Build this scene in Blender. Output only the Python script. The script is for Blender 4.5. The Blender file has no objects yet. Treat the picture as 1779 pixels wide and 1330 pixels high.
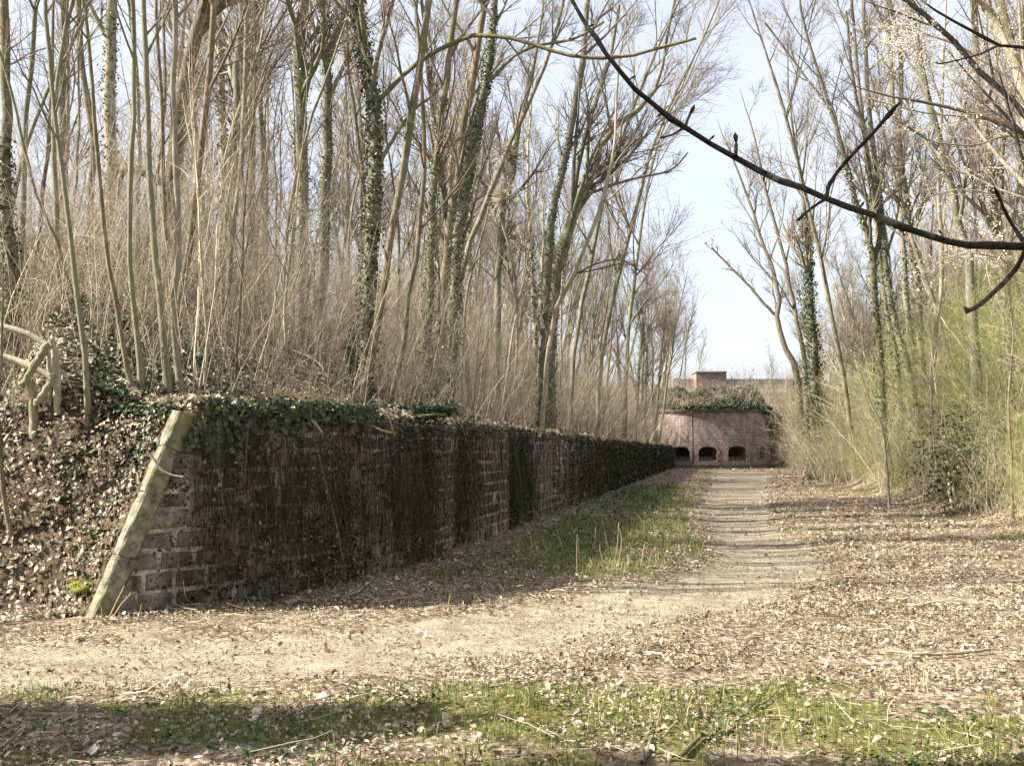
import bpy, math
import numpy as np

# ------------------------------------------------------------------ camera, sky, sun, exposure
SC = bpy.context.scene
COL = SC.collection
F = 1800.0                      # focal length in photo pixels (photo 1779 x 1330)
CX, CY = 889.5, 665.0
PITCH = math.atan(118.0 / F)
EYE = np.array([0.0, 0.0, 1.6])

cam_data = bpy.data.cameras.new('camera')
cam_data.sensor_width = 36.0
cam_data.lens = 36.0 * F / 1779.0
cam_data.clip_start = 0.05
cam_data.clip_end = 3000.0
cam = bpy.data.objects.new('camera', cam_data)
cam.location = EYE
cam.rotation_euler = (math.pi / 2 + PITCH, 0, 0)
COL.objects.link(cam)
SC.camera = cam

SUN_FROM = np.array([-0.985, -0.13])
SUN_EL = math.radians(37.5)
SUN_FROM = SUN_FROM / np.linalg.norm(SUN_FROM)

world = bpy.data.worlds.new('World')
SC.world = world
world.use_nodes = True
wn, wl = world.node_tree.nodes, world.node_tree.links
bg = wn['Background']
sky = wn.new('ShaderNodeTexSky')
sky.sky_type = 'NISHITA'
sky.sun_disc = False
sky.sun_elevation = SUN_EL
sky.sun_rotation = math.atan2(SUN_FROM[0], SUN_FROM[1])
sky.air_density = 1.0
sky.dust_density = 2.5
sky.ozone_density = 1.0
# thin high veil of cloud whitening the blue
wtc = wn.new('ShaderNodeTexCoord')
wno = wn.new('ShaderNodeTexNoise'); wno.inputs['Scale'].default_value = 2.2; wno.inputs['Detail'].default_value = 5
wl.new(wtc.outputs['Generated'], wno.inputs['Vector'])
wmr = wn.new('ShaderNodeMapRange')
wmr.inputs['From Min'].default_value = 0.3; wmr.inputs['From Max'].default_value = 0.7
wmr.inputs['To Min'].default_value = 0.5; wmr.inputs['To Max'].default_value = 0.9
wl.new(wno.outputs['Fac'], wmr.inputs['Value'])
wmx = wn.new('ShaderNodeMix'); wmx.data_type = 'RGBA'
wl.new(wmr.outputs[0], wmx.inputs[0]); wl.new(sky.outputs[0], wmx.inputs[6])
wmx.inputs[7].default_value = (2.85, 2.95, 3.25, 1)
wl.new(wmx.outputs[2], bg.inputs[0])
bg.inputs[1].default_value = 0.105

sun_data = bpy.data.lights.new('sun', 'SUN')
sun_data.energy = 5.0
sun_data.angle = math.radians(0.53)
sun_data.color = (1.0, 0.95, 0.86)
sun = bpy.data.objects.new('sun', sun_data)
sd = np.array([SUN_FROM[0] * math.cos(SUN_EL), SUN_FROM[1] * math.cos(SUN_EL), math.sin(SUN_EL)])
from mathutils import Vector
sun.rotation_euler = Vector(sd).to_track_quat('Z', 'Y').to_euler()
sun.location = (-20, -5, 30)
COL.objects.link(sun)

SC.view_settings.view_transform = 'Standard'
SC.view_settings.look = 'None'
SC.view_settings.gamma = 1.0
SC.view_settings.exposure = 1.75
SC.view_settings.use_curve_mapping = False
SC.cycles.max_bounces = 5
SC.cycles.diffuse_bounces = 3
SC.cycles.transparent_max_bounces = 4

rng = np.random.default_rng(11)

# ------------------------------------------------------------------ small maths
def ray(u, v):
    x = (u - CX) / F
    y = (CY - v) / F
    cp, sp = math.cos(PITCH), math.sin(PITCH)
    return np.array([x, cp - y * sp, sp + y * cp])

def ground_pt(u, v, z=0.0):
    d = ray(u, v)
    return EYE + d * ((z - EYE[2]) / d[2])

def depth_pt(u, v, Y):
    d = ray(u, v)
    return EYE + d * (Y / d[1])

def sstep(a, b, x):
    t = np.clip((x - a) / (b - a), 0, 1)
    return t * t * (3 - 2 * t)

def vnoise(x, y, seed=0):
    x = np.asarray(x, float); y = np.asarray(y, float)
    xi = np.floor(x).astype(np.int64); yi = np.floor(y).astype(np.int64)
    fx = x - xi; fy = y - yi
    fx = fx * fx * (3 - 2 * fx); fy = fy * fy * (3 - 2 * fy)
    def h(a, b):
        n = (a * 374761393 + b * 668265263 + seed * 144665) & 0xffffffff
        n = ((n ^ (n >> 13)) * 1274126177) & 0xffffffff
        n = (n ^ (n >> 16)) & 0xffff
        return n / 65535.0
    return (h(xi, yi) * (1 - fx) + h(xi + 1, yi) * fx) * (1 - fy) + (h(xi, yi + 1) * (1 - fx) + h(xi + 1, yi + 1) * fx) * fy

def fbm(x, y, seed=0):
    return 0.5 * vnoise(x, y, seed) + 0.3 * vnoise(x * 2.1, y * 2.1, seed + 5) + 0.2 * vnoise(x * 4.3, y * 4.3, seed + 9)

def unit(a):
    return a / np.maximum(np.linalg.norm(a, axis=-1, keepdims=True), 1e-9)

def catmull(P, n):
    P = np.asarray(P, float)
    if len(P) < 3:
        t = np.linspace(0, 1, n)[:, None]
        return P[0] * (1 - t) + P[-1] * t
    Q = np.vstack([2 * P[0] - P[1], P, 2 * P[-1] - P[-2]])
    seg = np.linalg.norm(np.diff(P[:, :3], axis=0), axis=1)
    cum = np.concatenate([[0], np.cumsum(seg)])
    out = []
    for s in np.linspace(0, cum[-1], n):
        i = min(int(np.searchsorted(cum, s, side='right') - 1), len(P) - 2)
        t = (s - cum[i]) / max(seg[i], 1e-9)
        p0, p1, p2, p3 = Q[i], Q[i + 1], Q[i + 2], Q[i + 3]
        out.append(0.5 * ((2 * p1) + (-p0 + p2) * t + (2 * p0 - 5 * p1 + 4 * p2 - p3) * t * t + (-p0 + 3 * p1 - 3 * p2 + p3) * t ** 3))
    return np.array(out)

# ------------------------------------------------------------------ the wall line and the lie of the land
WPX = [(168, 1074), (500, 1034), (640, 1002), (759, 966), (960, 890), (1163, 812)]
W = np.array([ground_pt(u, v)[:2] for u, v in WPX])
# the far half of the wall is straight
d_far = unit(W[4] - W[3])
W[5] = W[4] + d_far * 71.0
W = np.vstack([W, W[5] + d_far * 5.0])
WSEG = np.diff(W, axis=0)
WLEN = np.linalg.norm(WSEG, axis=1)
WCUM = np.concatenate([[0], np.cumsum(WLEN)])
WALL_H = 2.02
WALL_L = WCUM[-1]

def wall_sd(X, Y):
    """signed distance (right of the wall positive) and distance along the wall"""
    X = np.asarray(X, float); Y = np.asarray(Y, float)
    best = np.full(X.shape, 1e9); sd_ = np.zeros(X.shape); ss = np.zeros(X.shape)
    n = len(WSEG)
    for i in range(n):
        a = W[i]; t = WSEG[i] / WLEN[i]
        rx, ry = X - a[0], Y - a[1]
        al = rx * t[0] + ry * t[1]
        lo = -1e9 if i == 0 else 0.0
        hi = 1e9 if i == n - 1 else WLEN[i]
        ac = np.clip(al, lo, hi)
        px, py = rx - ac * t[0], ry - ac * t[1]
        dd = np.hypot(px, py)
        side = np.where(rx * t[1] - ry * t[0] >= 0, 1.0, -1.0)
        m = dd < best
        best = np.where(m, dd, best)
        sd_ = np.where(m, side * dd, sd_)
        ss = np.where(m, WCUM[i] + ac, ss)
    return sd_, ss

def wall_pt(s, z, out=0.0):
    s = np.asarray(s, float)
    i = np.clip(np.searchsorted(WCUM, s, side='right') - 1, 0, len(WSEG) - 1)
    t = WSEG[i] / WLEN[i][..., None]
    p = W[i] + t * (s - WCUM[i])[..., None]
    nrm = np.stack([t[..., 1], -t[..., 0]], -1)
    p = p + nrm * np.asarray(out)[..., None]
    return np.concatenate([p, np.broadcast_to(np.asarray(z, float), s.shape)[..., None]], -1)

def wall_tan(s):
    i = int(np.clip(np.searchsorted(WCUM, s, side='right') - 1, 0, len(WSEG) - 1))
    return WSEG[i] / WLEN[i]

def wall_s_at(u):
    """distance along the wall at photo column u"""
    k = (u - CX) / F
    for i in range(len(WSEG)):
        a, t = W[i], WSEG[i]
        den = t[0] - k * t[1]
        q = (k * a[1] - a[0]) / den
        if -1e-6 <= q <= 1 + 1e-6:
            return WCUM[i] + q * WLEN[i]
    return WALL_L

PATH_PX = [(1287, 818, 48), (1286, 840, 52), (1275, 880, 60), (1283, 910, 64), (1325, 945, 80), (1345, 975, 100), (1300, 1008, 125), (1120, 1046, 0), (880, 1086, 0), (600, 1118, 0), (300, 1140, 0), (0, 1152, 0), (-400, 1164, 0)]
PC = []; PW = []
for u, v, hw in PATH_PX:
    g = ground_pt(u, v)
    PC.append(g[:2]); PW.append(hw / F * g[1] if hw else 0.95)
PC = np.array(PC); PW = np.array(PW)

def path_d(X, Y):
    """signed distance to the path edge (negative on the path)"""
    X = np.asarray(X, float); Y = np.asarray(Y, float)
    best = np.full(X.shape, 1e9)
    for i in range(len(PC) - 1):
        a = PC[i]; t = PC[i + 1] - PC[i]; L2 = t @ t
        q = np.clip(((X - a[0]) * t[0] + (Y - a[1]) * t[1]) / L2, 0, 1)
        d = np.hypot(X - a[0] - q * t[0], Y - a[1] - q * t[1]) - (PW[i] * (1 - q) + PW[i + 1] * q)
        best = np.minimum(best, d)
    return best

def floor_z(X, Y):
    X = np.asarray(X, float); Y = np.asarray(Y, float)
    d, s = wall_sd(X, Y)
    z = 0.10 * (fbm(X * 0.35, Y * 0.35, 3) - 0.5) + 0.05 * (fbm(X * 1.3, Y * 1.3, 8) - 0.5)
    z = z - 0.07 * sstep(0.5, -0.5, path_d(X, Y))
    dr = 9.6 + 1.2 * (vnoise(s * 0.25, s * 0 + 3.3, 2) - 0.5) + 3.2 * sstep(84, 97, Y)
    r = np.maximum(d - dr, 0)
    rise = np.minimum(0.52 * r, 5.2 + 0.05 * r)
    rise = rise * sstep(0, 2.5, r) * (0.9 + 0.3 * (fbm(X * 0.3, Y * 0.3, 12) - 0.5))
    z = z + rise
    back = 5.0 * sstep(101.5, 104.5, Y) + 3.3 * sstep(104.5, 112, Y)
    z = np.maximum(z, np.where(Y > 101.5, back, -9))
    return z

TOE0 = W[0]
def bank_z(X, Y):
    """earth bank held up by the wall (valid left of the wall)"""
    X = np.asarray(X, float); Y = np.asarray(Y, float)
    d, s = wall_sd(X, Y)
    e = -d
    fb = 2.03 + 0.5 * np.maximum(e - 1.0, 0)
    fb = np.where(fb > 6.5, 6.5 + (fb - 6.5) * 0.25, fb)
    fb = np.minimum(fb, 9.0)
    dx = TOE0[0] - X
    yt = TOE0[1] + 0.10 * np.maximum(dx, 0) - 1.05 * np.minimum(dx, 0) * 0 - 0.12
    q = Y - yt
    k = 2.4 - 1.88 * sstep(-0.4, 3.2, dx)
    ff = k * q
    sl = (X - TOE0[0]) * (WSEG[0][0] / WLEN[0]) + (Y - TOE0[1]) * (WSEG[0][1] / WLEN[0])
    bl = sstep(0.35, 2.4, e)
    ff = (2.3 * sl + 0.02) * (1 - bl) + ff * bl
    ff = np.where(ff > 6.5, 6.5 + (ff - 6.5) * 0.2, ff)
    kk = 0.25
    z = np.minimum(fb, ff) - 0.0
    h = np.clip(0.5 + 0.5 * (ff - fb) / kk, 0, 1)
    z = ff * (1 - h) + fb * h - kk * h * (1 - h)
    z = z + 0.16 * (fbm(X * 0.8, Y * 0.8, 21) - 0.5) * sstep(0.0, 0.8, z) * sstep(0.3, 1.2, e)
    return np.maximum(z, -0.15)

def land_z(X, Y):
    d, s = wall_sd(X, Y)
    f = floor_z(X, Y)
    return np.where(d < -0.15, np.maximum(bank_z(X, Y), f), f)

def place(u, v, tmax=140.0):
    """where the line of sight through photo pixel (u, v) meets the land"""
    d = ray(u, v)
    t = np.arange(4.0, tmax, 0.04)
    P = EYE[None] + d[None] * t[:, None]
    hit = P[:, 2] <= land_z(P[:, 0], P[:, 1])
    i = int(np.argmax(hit)) if hit.any() else len(t) - 1
    return P[i]

# ------------------------------------------------------------------ materials
def mat(name, rough=0.85, spec=0.25):
    m = bpy.data.materials.new(name)
    m.use_nodes = True
    nt = m.node_tree
    b = nt.nodes['Principled BSDF']
    b.inputs['Roughness'].default_value = rough
    b.inputs['Specular IOR Level'].default_value = spec
    return m, nt, nt.nodes, nt.links, b

def ramp(nodes, stops, interp='LINEAR'):
    r = nodes.new('ShaderNodeValToRGB')
    cr = r.color_ramp
    cr.interpolation = interp
    while len(cr.elements) < len(stops):
        cr.elements.new(0.5)
    for e, (p, c) in zip(cr.elements, stops):
        e.position = p
        e.color = (c[0], c[1], c[2], 1)
    return r

def noise(nodes, links, vec, scale, detail=3, rough=0.55):
    n = nodes.new('ShaderNodeTexNoise')
    n.inputs['Scale'].default_value = scale
    n.inputs['Detail'].default_value = detail
    n.inputs['Roughness'].default_value = rough
    if vec is not None:
        links.new(vec, n.inputs['Vector'])
    return n

def mixc(nodes, links, fac, a, b, mode='MIX'):
    m = nodes.new('ShaderNodeMix')
    m.data_type = 'RGBA'
    m.blend_type = mode
    for sock, val in ((m.inputs[0], fac), (m.inputs[6], a), (m.inputs[7], b)):
        if hasattr(val, 'is_output'):
            links.new(val, sock)
        elif isinstance(val, (int, float)):
            sock.default_value = val
        else:
            sock.default_value = (val[0], val[1], val[2], 1)
    return m.outputs[2]

def math_n(nodes, links, op, a, b=None, clamp=False):
    m = nodes.new('ShaderNodeMath')
    m.operation = op
    m.use_clamp = clamp
    for i, val in enumerate((a, b)):
        if val is None: continue
        if hasattr(val, 'is_output'): links.new(val, m.inputs[i])
        else: m.inputs[i].default_value = val
    return m.outputs[0]

def attr(nodes, name):
    a = nodes.new('ShaderNodeAttribute')
    a.attribute_name = name
    return a

def bump(nodes, links, b, height, strength, dist=0.02):
    n = nodes.new('ShaderNodeBump')
    n.inputs['Strength'].default_value = strength
    n.inputs['Distance'].default_value = dist
    links.new(height, n.inputs['Height'])
    links.new(n.outputs[0], b.inputs['Normal'])

def tint_mat(name, stops, rough=0.7, spec=0.25, transl=0.0, vary=False):
    """colour picked by each piece's own random 'tint'"""
    m, nt, N, L, b = mat(name, rough, spec)
    a = attr(N, 'tint')
    r = ramp(N, stops)
    L.new(a.outputs['Fac'], r.inputs[0])
    g = N.new('ShaderNodeNewGeometry')
    n = noise(N, L, g.outputs['Position'], 35, 2)
    v = ramp(N, [(0.3, (0.75, 0.75, 0.75)), (0.7, (1.15, 1.15, 1.15))])
    L.new(n.outputs['Fac'], v.inputs[0])
    c = mixc(N, L, 1.0, r.outputs[0], v.outputs[0], 'MULTIPLY')
    if vary:        # each plant of the mass a little different
        oi = N.new('ShaderNodeObjectInfo')
        rv = ramp(N, [(0.0, (0.62, 0.60, 0.57)), (0.3, (0.92, 0.91, 0.89)), (0.7, (1.12, 1.12, 1.12)), (1.0, (1.28, 1.28, 1.25))])
        L.new(oi.outputs['Random'], rv.inputs[0])
        c = mixc(N, L, 1.0, c, rv.outputs[0], 'MULTIPLY')
    L.new(c, b.inputs['Base Color'])
    if transl:
        t = N.new('ShaderNodeBsdfTranslucent')
        L.new(c, t.inputs['Color'])
        mx = N.new('ShaderNodeMixShader')
        mx.inputs[0].default_value = transl
        out = N['Material Output']
        L.new(b.outputs[0], mx.inputs[1]); L.new(t.outputs[0], mx.inputs[2])
        L.new(mx.outputs[0], out.inputs['Surface'])
    return m

def bark_mat(name, dark, light, moss=None, moss_amt=0.0, scale=6.0, lichen=0.0):
    m, nt, N, L, b = mat(name, 0.9, 0.15)
    tc = N.new('ShaderNodeNewGeometry')
    mp = N.new('ShaderNodeMapping')
    mp.inputs['Scale'].default_value = (1, 1, 0.3)
    L.new(tc.outputs['Position'], mp.inputs['Vector'])
    n1 = noise(N, L, mp.outputs[0], scale * 3, 6, 0.65)
    n2 = noise(N, L, mp.outputs[0], scale * 14, 3, 0.6)
    r = ramp(N, [(0.28, dark), (0.52, [0.5 * (p + q) for p, q in zip(dark, light)]), (0.72, light)])
    L.new(n1.outputs['Fac'], r.inputs[0])
    oi = N.new('ShaderNodeObjectInfo')
    rv = ramp(N, [(0.0, (0.72, 0.72, 0.74)), (0.5, (1, 0.98, 0.96)), (1.0, (1.25, 1.18, 1.08))])
    L.new(oi.outputs['Random'], rv.inputs[0])
    c = mixc(N, L, 1.0, r.outputs[0], rv.outputs[0], 'MULTIPLY')
    if moss:
        n3 = noise(N, L, tc.outputs['Position'], 2.2, 4, 0.6)
        f = ramp(N, [(0.5 - 0.25 * moss_amt, (0, 0, 0)), (0.72 - 0.2 * moss_amt, (1, 1, 1))])
        L.new(n3.outputs['Fac'], f.inputs[0])
        c = mixc(N, L, f.outputs[0], c, moss)
    if lichen:
        n4 = noise(N, L, tc.outputs['Position'], 9, 3, 0.6)
        f = ramp(N, [(0.6, (0, 0, 0)), (0.68, (lichen, lichen, lichen))])
        L.new(n4.outputs['Fac'], f.inputs[0])
        c = mixc(N, L, f.outputs[0], c, (0.34, 0.36, 0.28))
    L.new(c, b.inputs['Base Color'])
    h = math_n(N, L, 'ADD', n1.outputs['Fac'], n2.outputs['Fac'])
    bump(N, L, b, h, 0.6, 0.02)
    return m

M = {}
M['bark_brown'] = bark_mat('bark_brown', (0.075, 0.058, 0.042), (0.31, 0.245, 0.18), (0.11, 0.115, 0.05), 0.3, 6, 0.4)
M['bark_grey'] = bark_mat('bark_grey', (0.095, 0.083, 0.066), (0.35, 0.31, 0.25), (0.13, 0.135, 0.07), 0.5, 5, 0.6)
M['bark_green'] = bark_mat('bark_green', (0.10, 0.095, 0.06), (0.30, 0.28, 0.19), (0.19, 0.185, 0.115), 0.7, 5, 0.5)
M['bark_pale'] = bark_mat('bark_pale', (0.2, 0.17, 0.125), (0.50, 0.44, 0.34), (0.2, 0.19, 0.1), 0.2, 5, 0.5)
M['bark_dark'] = bark_mat('bark_dark', (0.018, 0.016, 0.015), (0.085, 0.075, 0.066), None, 0, 14, 0.35)
M['bark_moss'] = bark_mat('bark_moss', (0.07, 0.065, 0.04), (0.22, 0.19, 0.12), (0.14, 0.135, 0.065), 1.0, 5, 0.5)
M['twig'] = bark_mat('twig', (0.12, 0.098, 0.075), (0.36, 0.30, 0.23), None, 0, 4)
M['cane'] = tint_mat('cane', [(0.0, (0.10, 0.08, 0.055)), (0.3, (0.29, 0.242, 0.17)), (0.65, (0.46, 0.39, 0.28)), (1.0, (0.64, 0.56, 0.42))], 0.75, 0.2, 0.0, True)
M['green_twig'] = tint_mat('green_twig', [(0.0, (0.13, 0.12, 0.06)), (0.4, (0.27, 0.265, 0.105)), (0.8, (0.40, 0.39, 0.165)), (1.0, (0.54, 0.48, 0.30))], 0.75, 0.2, 0.0, True)
M['bud_leaf'] = tint_mat('bud_leaf', [(0.0, (0.10, 0.14, 0.03)), (0.5, (0.21, 0.27, 0.06)), (1.0, (0.33, 0.36, 0.11))], 0.6, 0.2, 0.35)
M['dead_leaf'] = tint_mat('dead_leaf', [(0.0, (0.065, 0.046, 0.028)), (0.25, (0.155, 0.112, 0.067)), (0.5, (0.295, 0.23, 0.142)), (0.8, (0.42, 0.352, 0.24)), (1.0, (0.60, 0.54, 0.42))], 0.6, 0.3, 0.12)
M['ivy_leaf'] = tint_mat('ivy_leaf', [(0.0, (0.022, 0.033, 0.016)), (0.45, (0.045, 0.068, 0.030)), (0.8, (0.085, 0.115, 0.05)), (0.93, (0.17, 0.19, 0.085)), (1.0, (0.27, 0.2, 0.11))], 0.5, 0.35, 0.1)
M['ivy_light'] = tint_mat('ivy_light', [(0.0, (0.03, 0.05, 0.015)), (0.5, (0.085, 0.13, 0.035)), (1.0, (0.21, 0.25, 0.075))], 0.4, 0.5, 0.15)
M['grass'] = tint_mat('grass', [(0.0, (0.06, 0.09, 0.022)), (0.4, (0.16, 0.21, 0.045)), (0.7, (0.29, 0.31, 0.09)), (1.0, (0.54, 0.46, 0.26))], 0.6, 0.25, 0.25)
M['herb'] = tint_mat('herb', [(0.0, (0.02, 0.045, 0.015)), (0.6, (0.05, 0.10, 0.03)), (1.0, (0.12, 0.19, 0.05))], 0.55, 0.3, 0.2)
M['straw'] = tint_mat('straw', [(0.0, (0.30, 0.21, 0.10)), (0.6, (0.50, 0.38, 0.21)), (1.0, (0.62, 0.52, 0.34))], 0.7, 0.2, 0.15)
M['blossom'] = tint_mat('blossom', [(0.0, (0.42, 0.38, 0.25)), (0.6, (0.66, 0.61, 0.49)), (1.0, (0.82, 0.78, 0.70))], 0.6, 0.2, 0.3)
M['creeper'] = tint_mat('creeper', [(0.0, (0.014, 0.016, 0.010)), (0.5, (0.036, 0.040, 0.022)), (0.82, (0.085, 0.08, 0.05)), (0.95, (0.17, 0.145, 0.105)), (1.0, (0.3, 0.26, 0.2))], 0.7, 0.2)

def stone_mat():
    m, nt, N, L, b = mat('sandstone', 0.9, 0.15)
    g = N.new('ShaderNodeNewGeometry')
    a = attr(N, 'tint')
    oi = N.new('ShaderNodeObjectInfo')
    rnd = math_n(N, L, 'FRACT', math_n(N, L, 'ADD', a.outputs['Fac'], oi.outputs['Random']))
    base = ramp(N, [(0.0, (0.20, 0.145, 0.12)), (0.35, (0.25, 0.20, 0.165)), (0.7, (0.34, 0.29, 0.235)), (1.0, (0.24, 0.215, 0.18))])
    L.new(rnd, base.inputs[0])
    n1 = noise(N, L, g.outputs['Position'], 14, 6, 0.65)
    v = ramp(N, [(0.25, (0.55, 0.55, 0.55)), (0.75, (1.3, 1.3, 1.3))])
    L.new(n1.outputs['Fac'], v.inputs[0])
    c = mixc(N, L, 1.0, base.outputs[0], v.outputs[0], 'MULTIPLY')
    mp = N.new('ShaderNodeMapping')
    mp.inputs['Scale'].default_value = (1, 1, 0.22)
    L.new(g.outputs['Position'], mp.inputs['Vector'])
    n2 = noise(N, L, mp.outputs[0], 3.2, 5, 0.65)
    f = ramp(N, [(0.36, (0, 0, 0)), (0.58, (0.9, 0.9, 0.9))])
    L.new(n2.outputs['Fac'], f.inputs[0])
    c = mixc(N, L, f.outputs[0], c, (0.055, 0.05, 0.04))      # black algae running down the face
    n3 = noise(N, L, g.outputs['Position'], 2.4, 4, 0.6)
    f3 = ramp(N, [(0.55, (0, 0, 0)), (0.66, (0.75, 0.75, 0.75))])
    L.new(n3.outputs['Fac'], f3.inputs[0])
    c = mixc(N, L, f3.outputs[0], c, (0.27, 0.245, 0.20))
    L.new(c, b.inputs['Base Color'])
    bump(N, L, b, n1.outputs['Fac'], 0.8, 0.02)
    return m
M['stone'] = stone_mat()

def mortar_mat():
    m, nt, N, L, b = mat('mortar', 0.95, 0.1)
    g = N.new('ShaderNodeNewGeometry')
    n = noise(N, L, g.outputs['Position'], 5, 5, 0.7)
    r = ramp(N, [(0.32, (0.09, 0.08, 0.065)), (0.48, (0.30, 0.26, 0.215)), (0.62, (0.56, 0.51, 0.44))])
    L.new(n.outputs['Fac'], r.inputs[0])
    L.new(r.outputs[0], b.inputs['Base Color'])
    bump(N, L, b, n.outputs['Fac'], 0.6, 0.02)
    return m
M['mortar'] = mortar_mat()

def coping_mat():
    m, nt, N, L, b = mat('coping_stone', 0.9, 0.15)
    g = N.new('ShaderNodeNewGeometry')
    n = noise(N, L, g.outputs['Position'], 9, 6, 0.7)
    r = ramp(N, [(0.34, (0.06, 0.055, 0.04)), (0.48, (0.17, 0.155, 0.105)), (0.58, (0.24, 0.22, 0.16)), (0.72, (0.36, 0.34, 0.275))])
    L.new(n.outputs['Fac'], r.inputs[0])
    n2 = noise(N, L, g.outputs['Position'], 2.5, 4, 0.6)
    f = ramp(N, [(0.5, (0, 0, 0)), (0.65, (0.8, 0.8, 0.8))])
    L.new(n2.outputs['Fac'], f.inputs[0])
    c = mixc(N, L, f.outputs[0], r.outputs[0], (0.17, 0.18, 0.06))
    L.new(c, b.inputs['Base Color'])
    bump(N, L, b, n.outputs['Fac'], 0.8, 0.02)
    return m
M['coping'] = coping_mat()

def casemate_mat():
    m, nt, N, L, b = mat('red_sandstone', 0.9, 0.15)
    a = attr(N, 'face')
    bt = N.new('ShaderNodeTexBrick')
    bt.inputs['Scale'].default_value = 1.0
    bt.inputs['Brick Width'].default_value = 0.62
    bt.inputs['Row Height'].default_value = 0.29
    bt.inputs['Mortar Size'].default_value = 0.035
    bt.inputs['Mortar Smooth'].default_value = 0.3
    bt.inputs['Color1'].default_value = (0.34, 0.165, 0.115, 1)
    bt.inputs['Color2'].default_value = (0.22, 0.15, 0.125, 1)
    bt.inputs['Mortar'].default_value = (0.42, 0.34, 0.30, 1)
    L.new(a.outputs['Vector'], bt.inputs['Vector'])
    n0 = noise(N, L, a.outputs['Vector'], 1.1, 5, 0.65)
    f0 = ramp(N, [(0.44, (0, 0, 0)), (0.58, (0.8, 0.8, 0.8))])
    L.new(n0.outputs['Fac'], f0.inputs[0])
    c = mixc(N, L, f0.outputs[0], bt.outputs['Color'], (0.40, 0.34, 0.29))
    mp = N.new('ShaderNodeMapping')
    mp.inputs['Scale'].default_value = (1.0, 0.5, 1)
    L.new(a.outputs['Vector'], mp.inputs['Vector'])
    n1 = noise(N, L, mp.outputs[0], 1.5, 5, 0.65)
    f1 = ramp(N, [(0.42, (0, 0, 0)), (0.60, (0.75, 0.75, 0.75))])
    L.new(n1.outputs['Fac'], f1.inputs[0])
    c = mixc(N, L, f1.outputs[0], c, (0.17, 0.155, 0.14))
    n2 = noise(N, L, mp.outputs[0], 3.3, 4, 0.6)
    f2 = ramp(N, [(0.56, (0, 0, 0)), (0.66, (0.5, 0.5, 0.5))])
    L.new(n2.outputs['Fac'], f2.inputs[0])
    c = mixc(N, L, f2.outputs[0], c, (0.42, 0.38, 0.35))
    n3 = noise(N, L, a.outputs['Vector'], 7, 5, 0.7)
    v = ramp(N, [(0.25, (0.7, 0.7, 0.7)), (0.75, (1.25, 1.25, 1.25))])
    L.new(n3.outputs['Fac'], v.inputs[0])
    c = mixc(N, L, 1.0, c, v.outputs[0], 'MULTIPLY')
    L.new(c, b.inputs['Base Color'])
    h = math_n(N, L, 'SUBTRACT', n3.outputs['Fac'], bt.outputs['Fac'])
    bump(N, L, b, h, 0.8, 0.04)
    return m
M['casemate'] = casemate_mat()

def plain(name, c1, c2, scale=6, rough=0.9, bs=0.5):
    m, nt, N, L, b = mat(name, rough, 0.15)
    g = N.new('ShaderNodeNewGeometry')
    n = noise(N, L, g.outputs['Position'], scale, 5, 0.65)
    r = ramp(N, [(0.3, c1), (0.7, c2)])
    L.new(n.outputs['Fac'], r.inputs[0])
    L.new(r.outputs[0], b.inputs['Base Color'])
    bump(N, L, b, n.outputs['Fac'], bs, 0.02)
    return m
M['stone_and_dark_interior'] = plain('stone_and_dark_interior', (0.03, 0.025, 0.022), (0.10, 0.08, 0.07))  # roof stone, and the painted darkness inside the embrasures
M['cornice'] = plain('cornice_stone', (0.07, 0.065, 0.05), (0.22, 0.195, 0.155), 3)
M['wood_grey'] = plain('weathered_board', (0.16, 0.13, 0.115), (0.30, 0.25, 0.22), 4)
M['wood_roof'] = plain('roof_board', (0.2, 0.165, 0.145), (0.34, 0.29, 0.25), 4)
M['log'] = bark_mat('rail_wood', (0.24, 0.215, 0.165), (0.58, 0.53, 0.43), (0.28, 0.27, 0.18), 0.2, 8, 0.5)
M['log_green'] = bark_mat('mossy_wood', (0.15, 0.14, 0.10), (0.42, 0.39, 0.30), (0.21, 0.21, 0.12), 0.5, 8, 0.5)
M['log_dark'] = plain('wet_wood', (0.03, 0.027, 0.022), (0.09, 0.08, 0.07), 12)
M['moss'] = plain('moss', (0.10, 0.11, 0.02), (0.25, 0.245, 0.05), 40, 0.95, 1.0)

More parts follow.
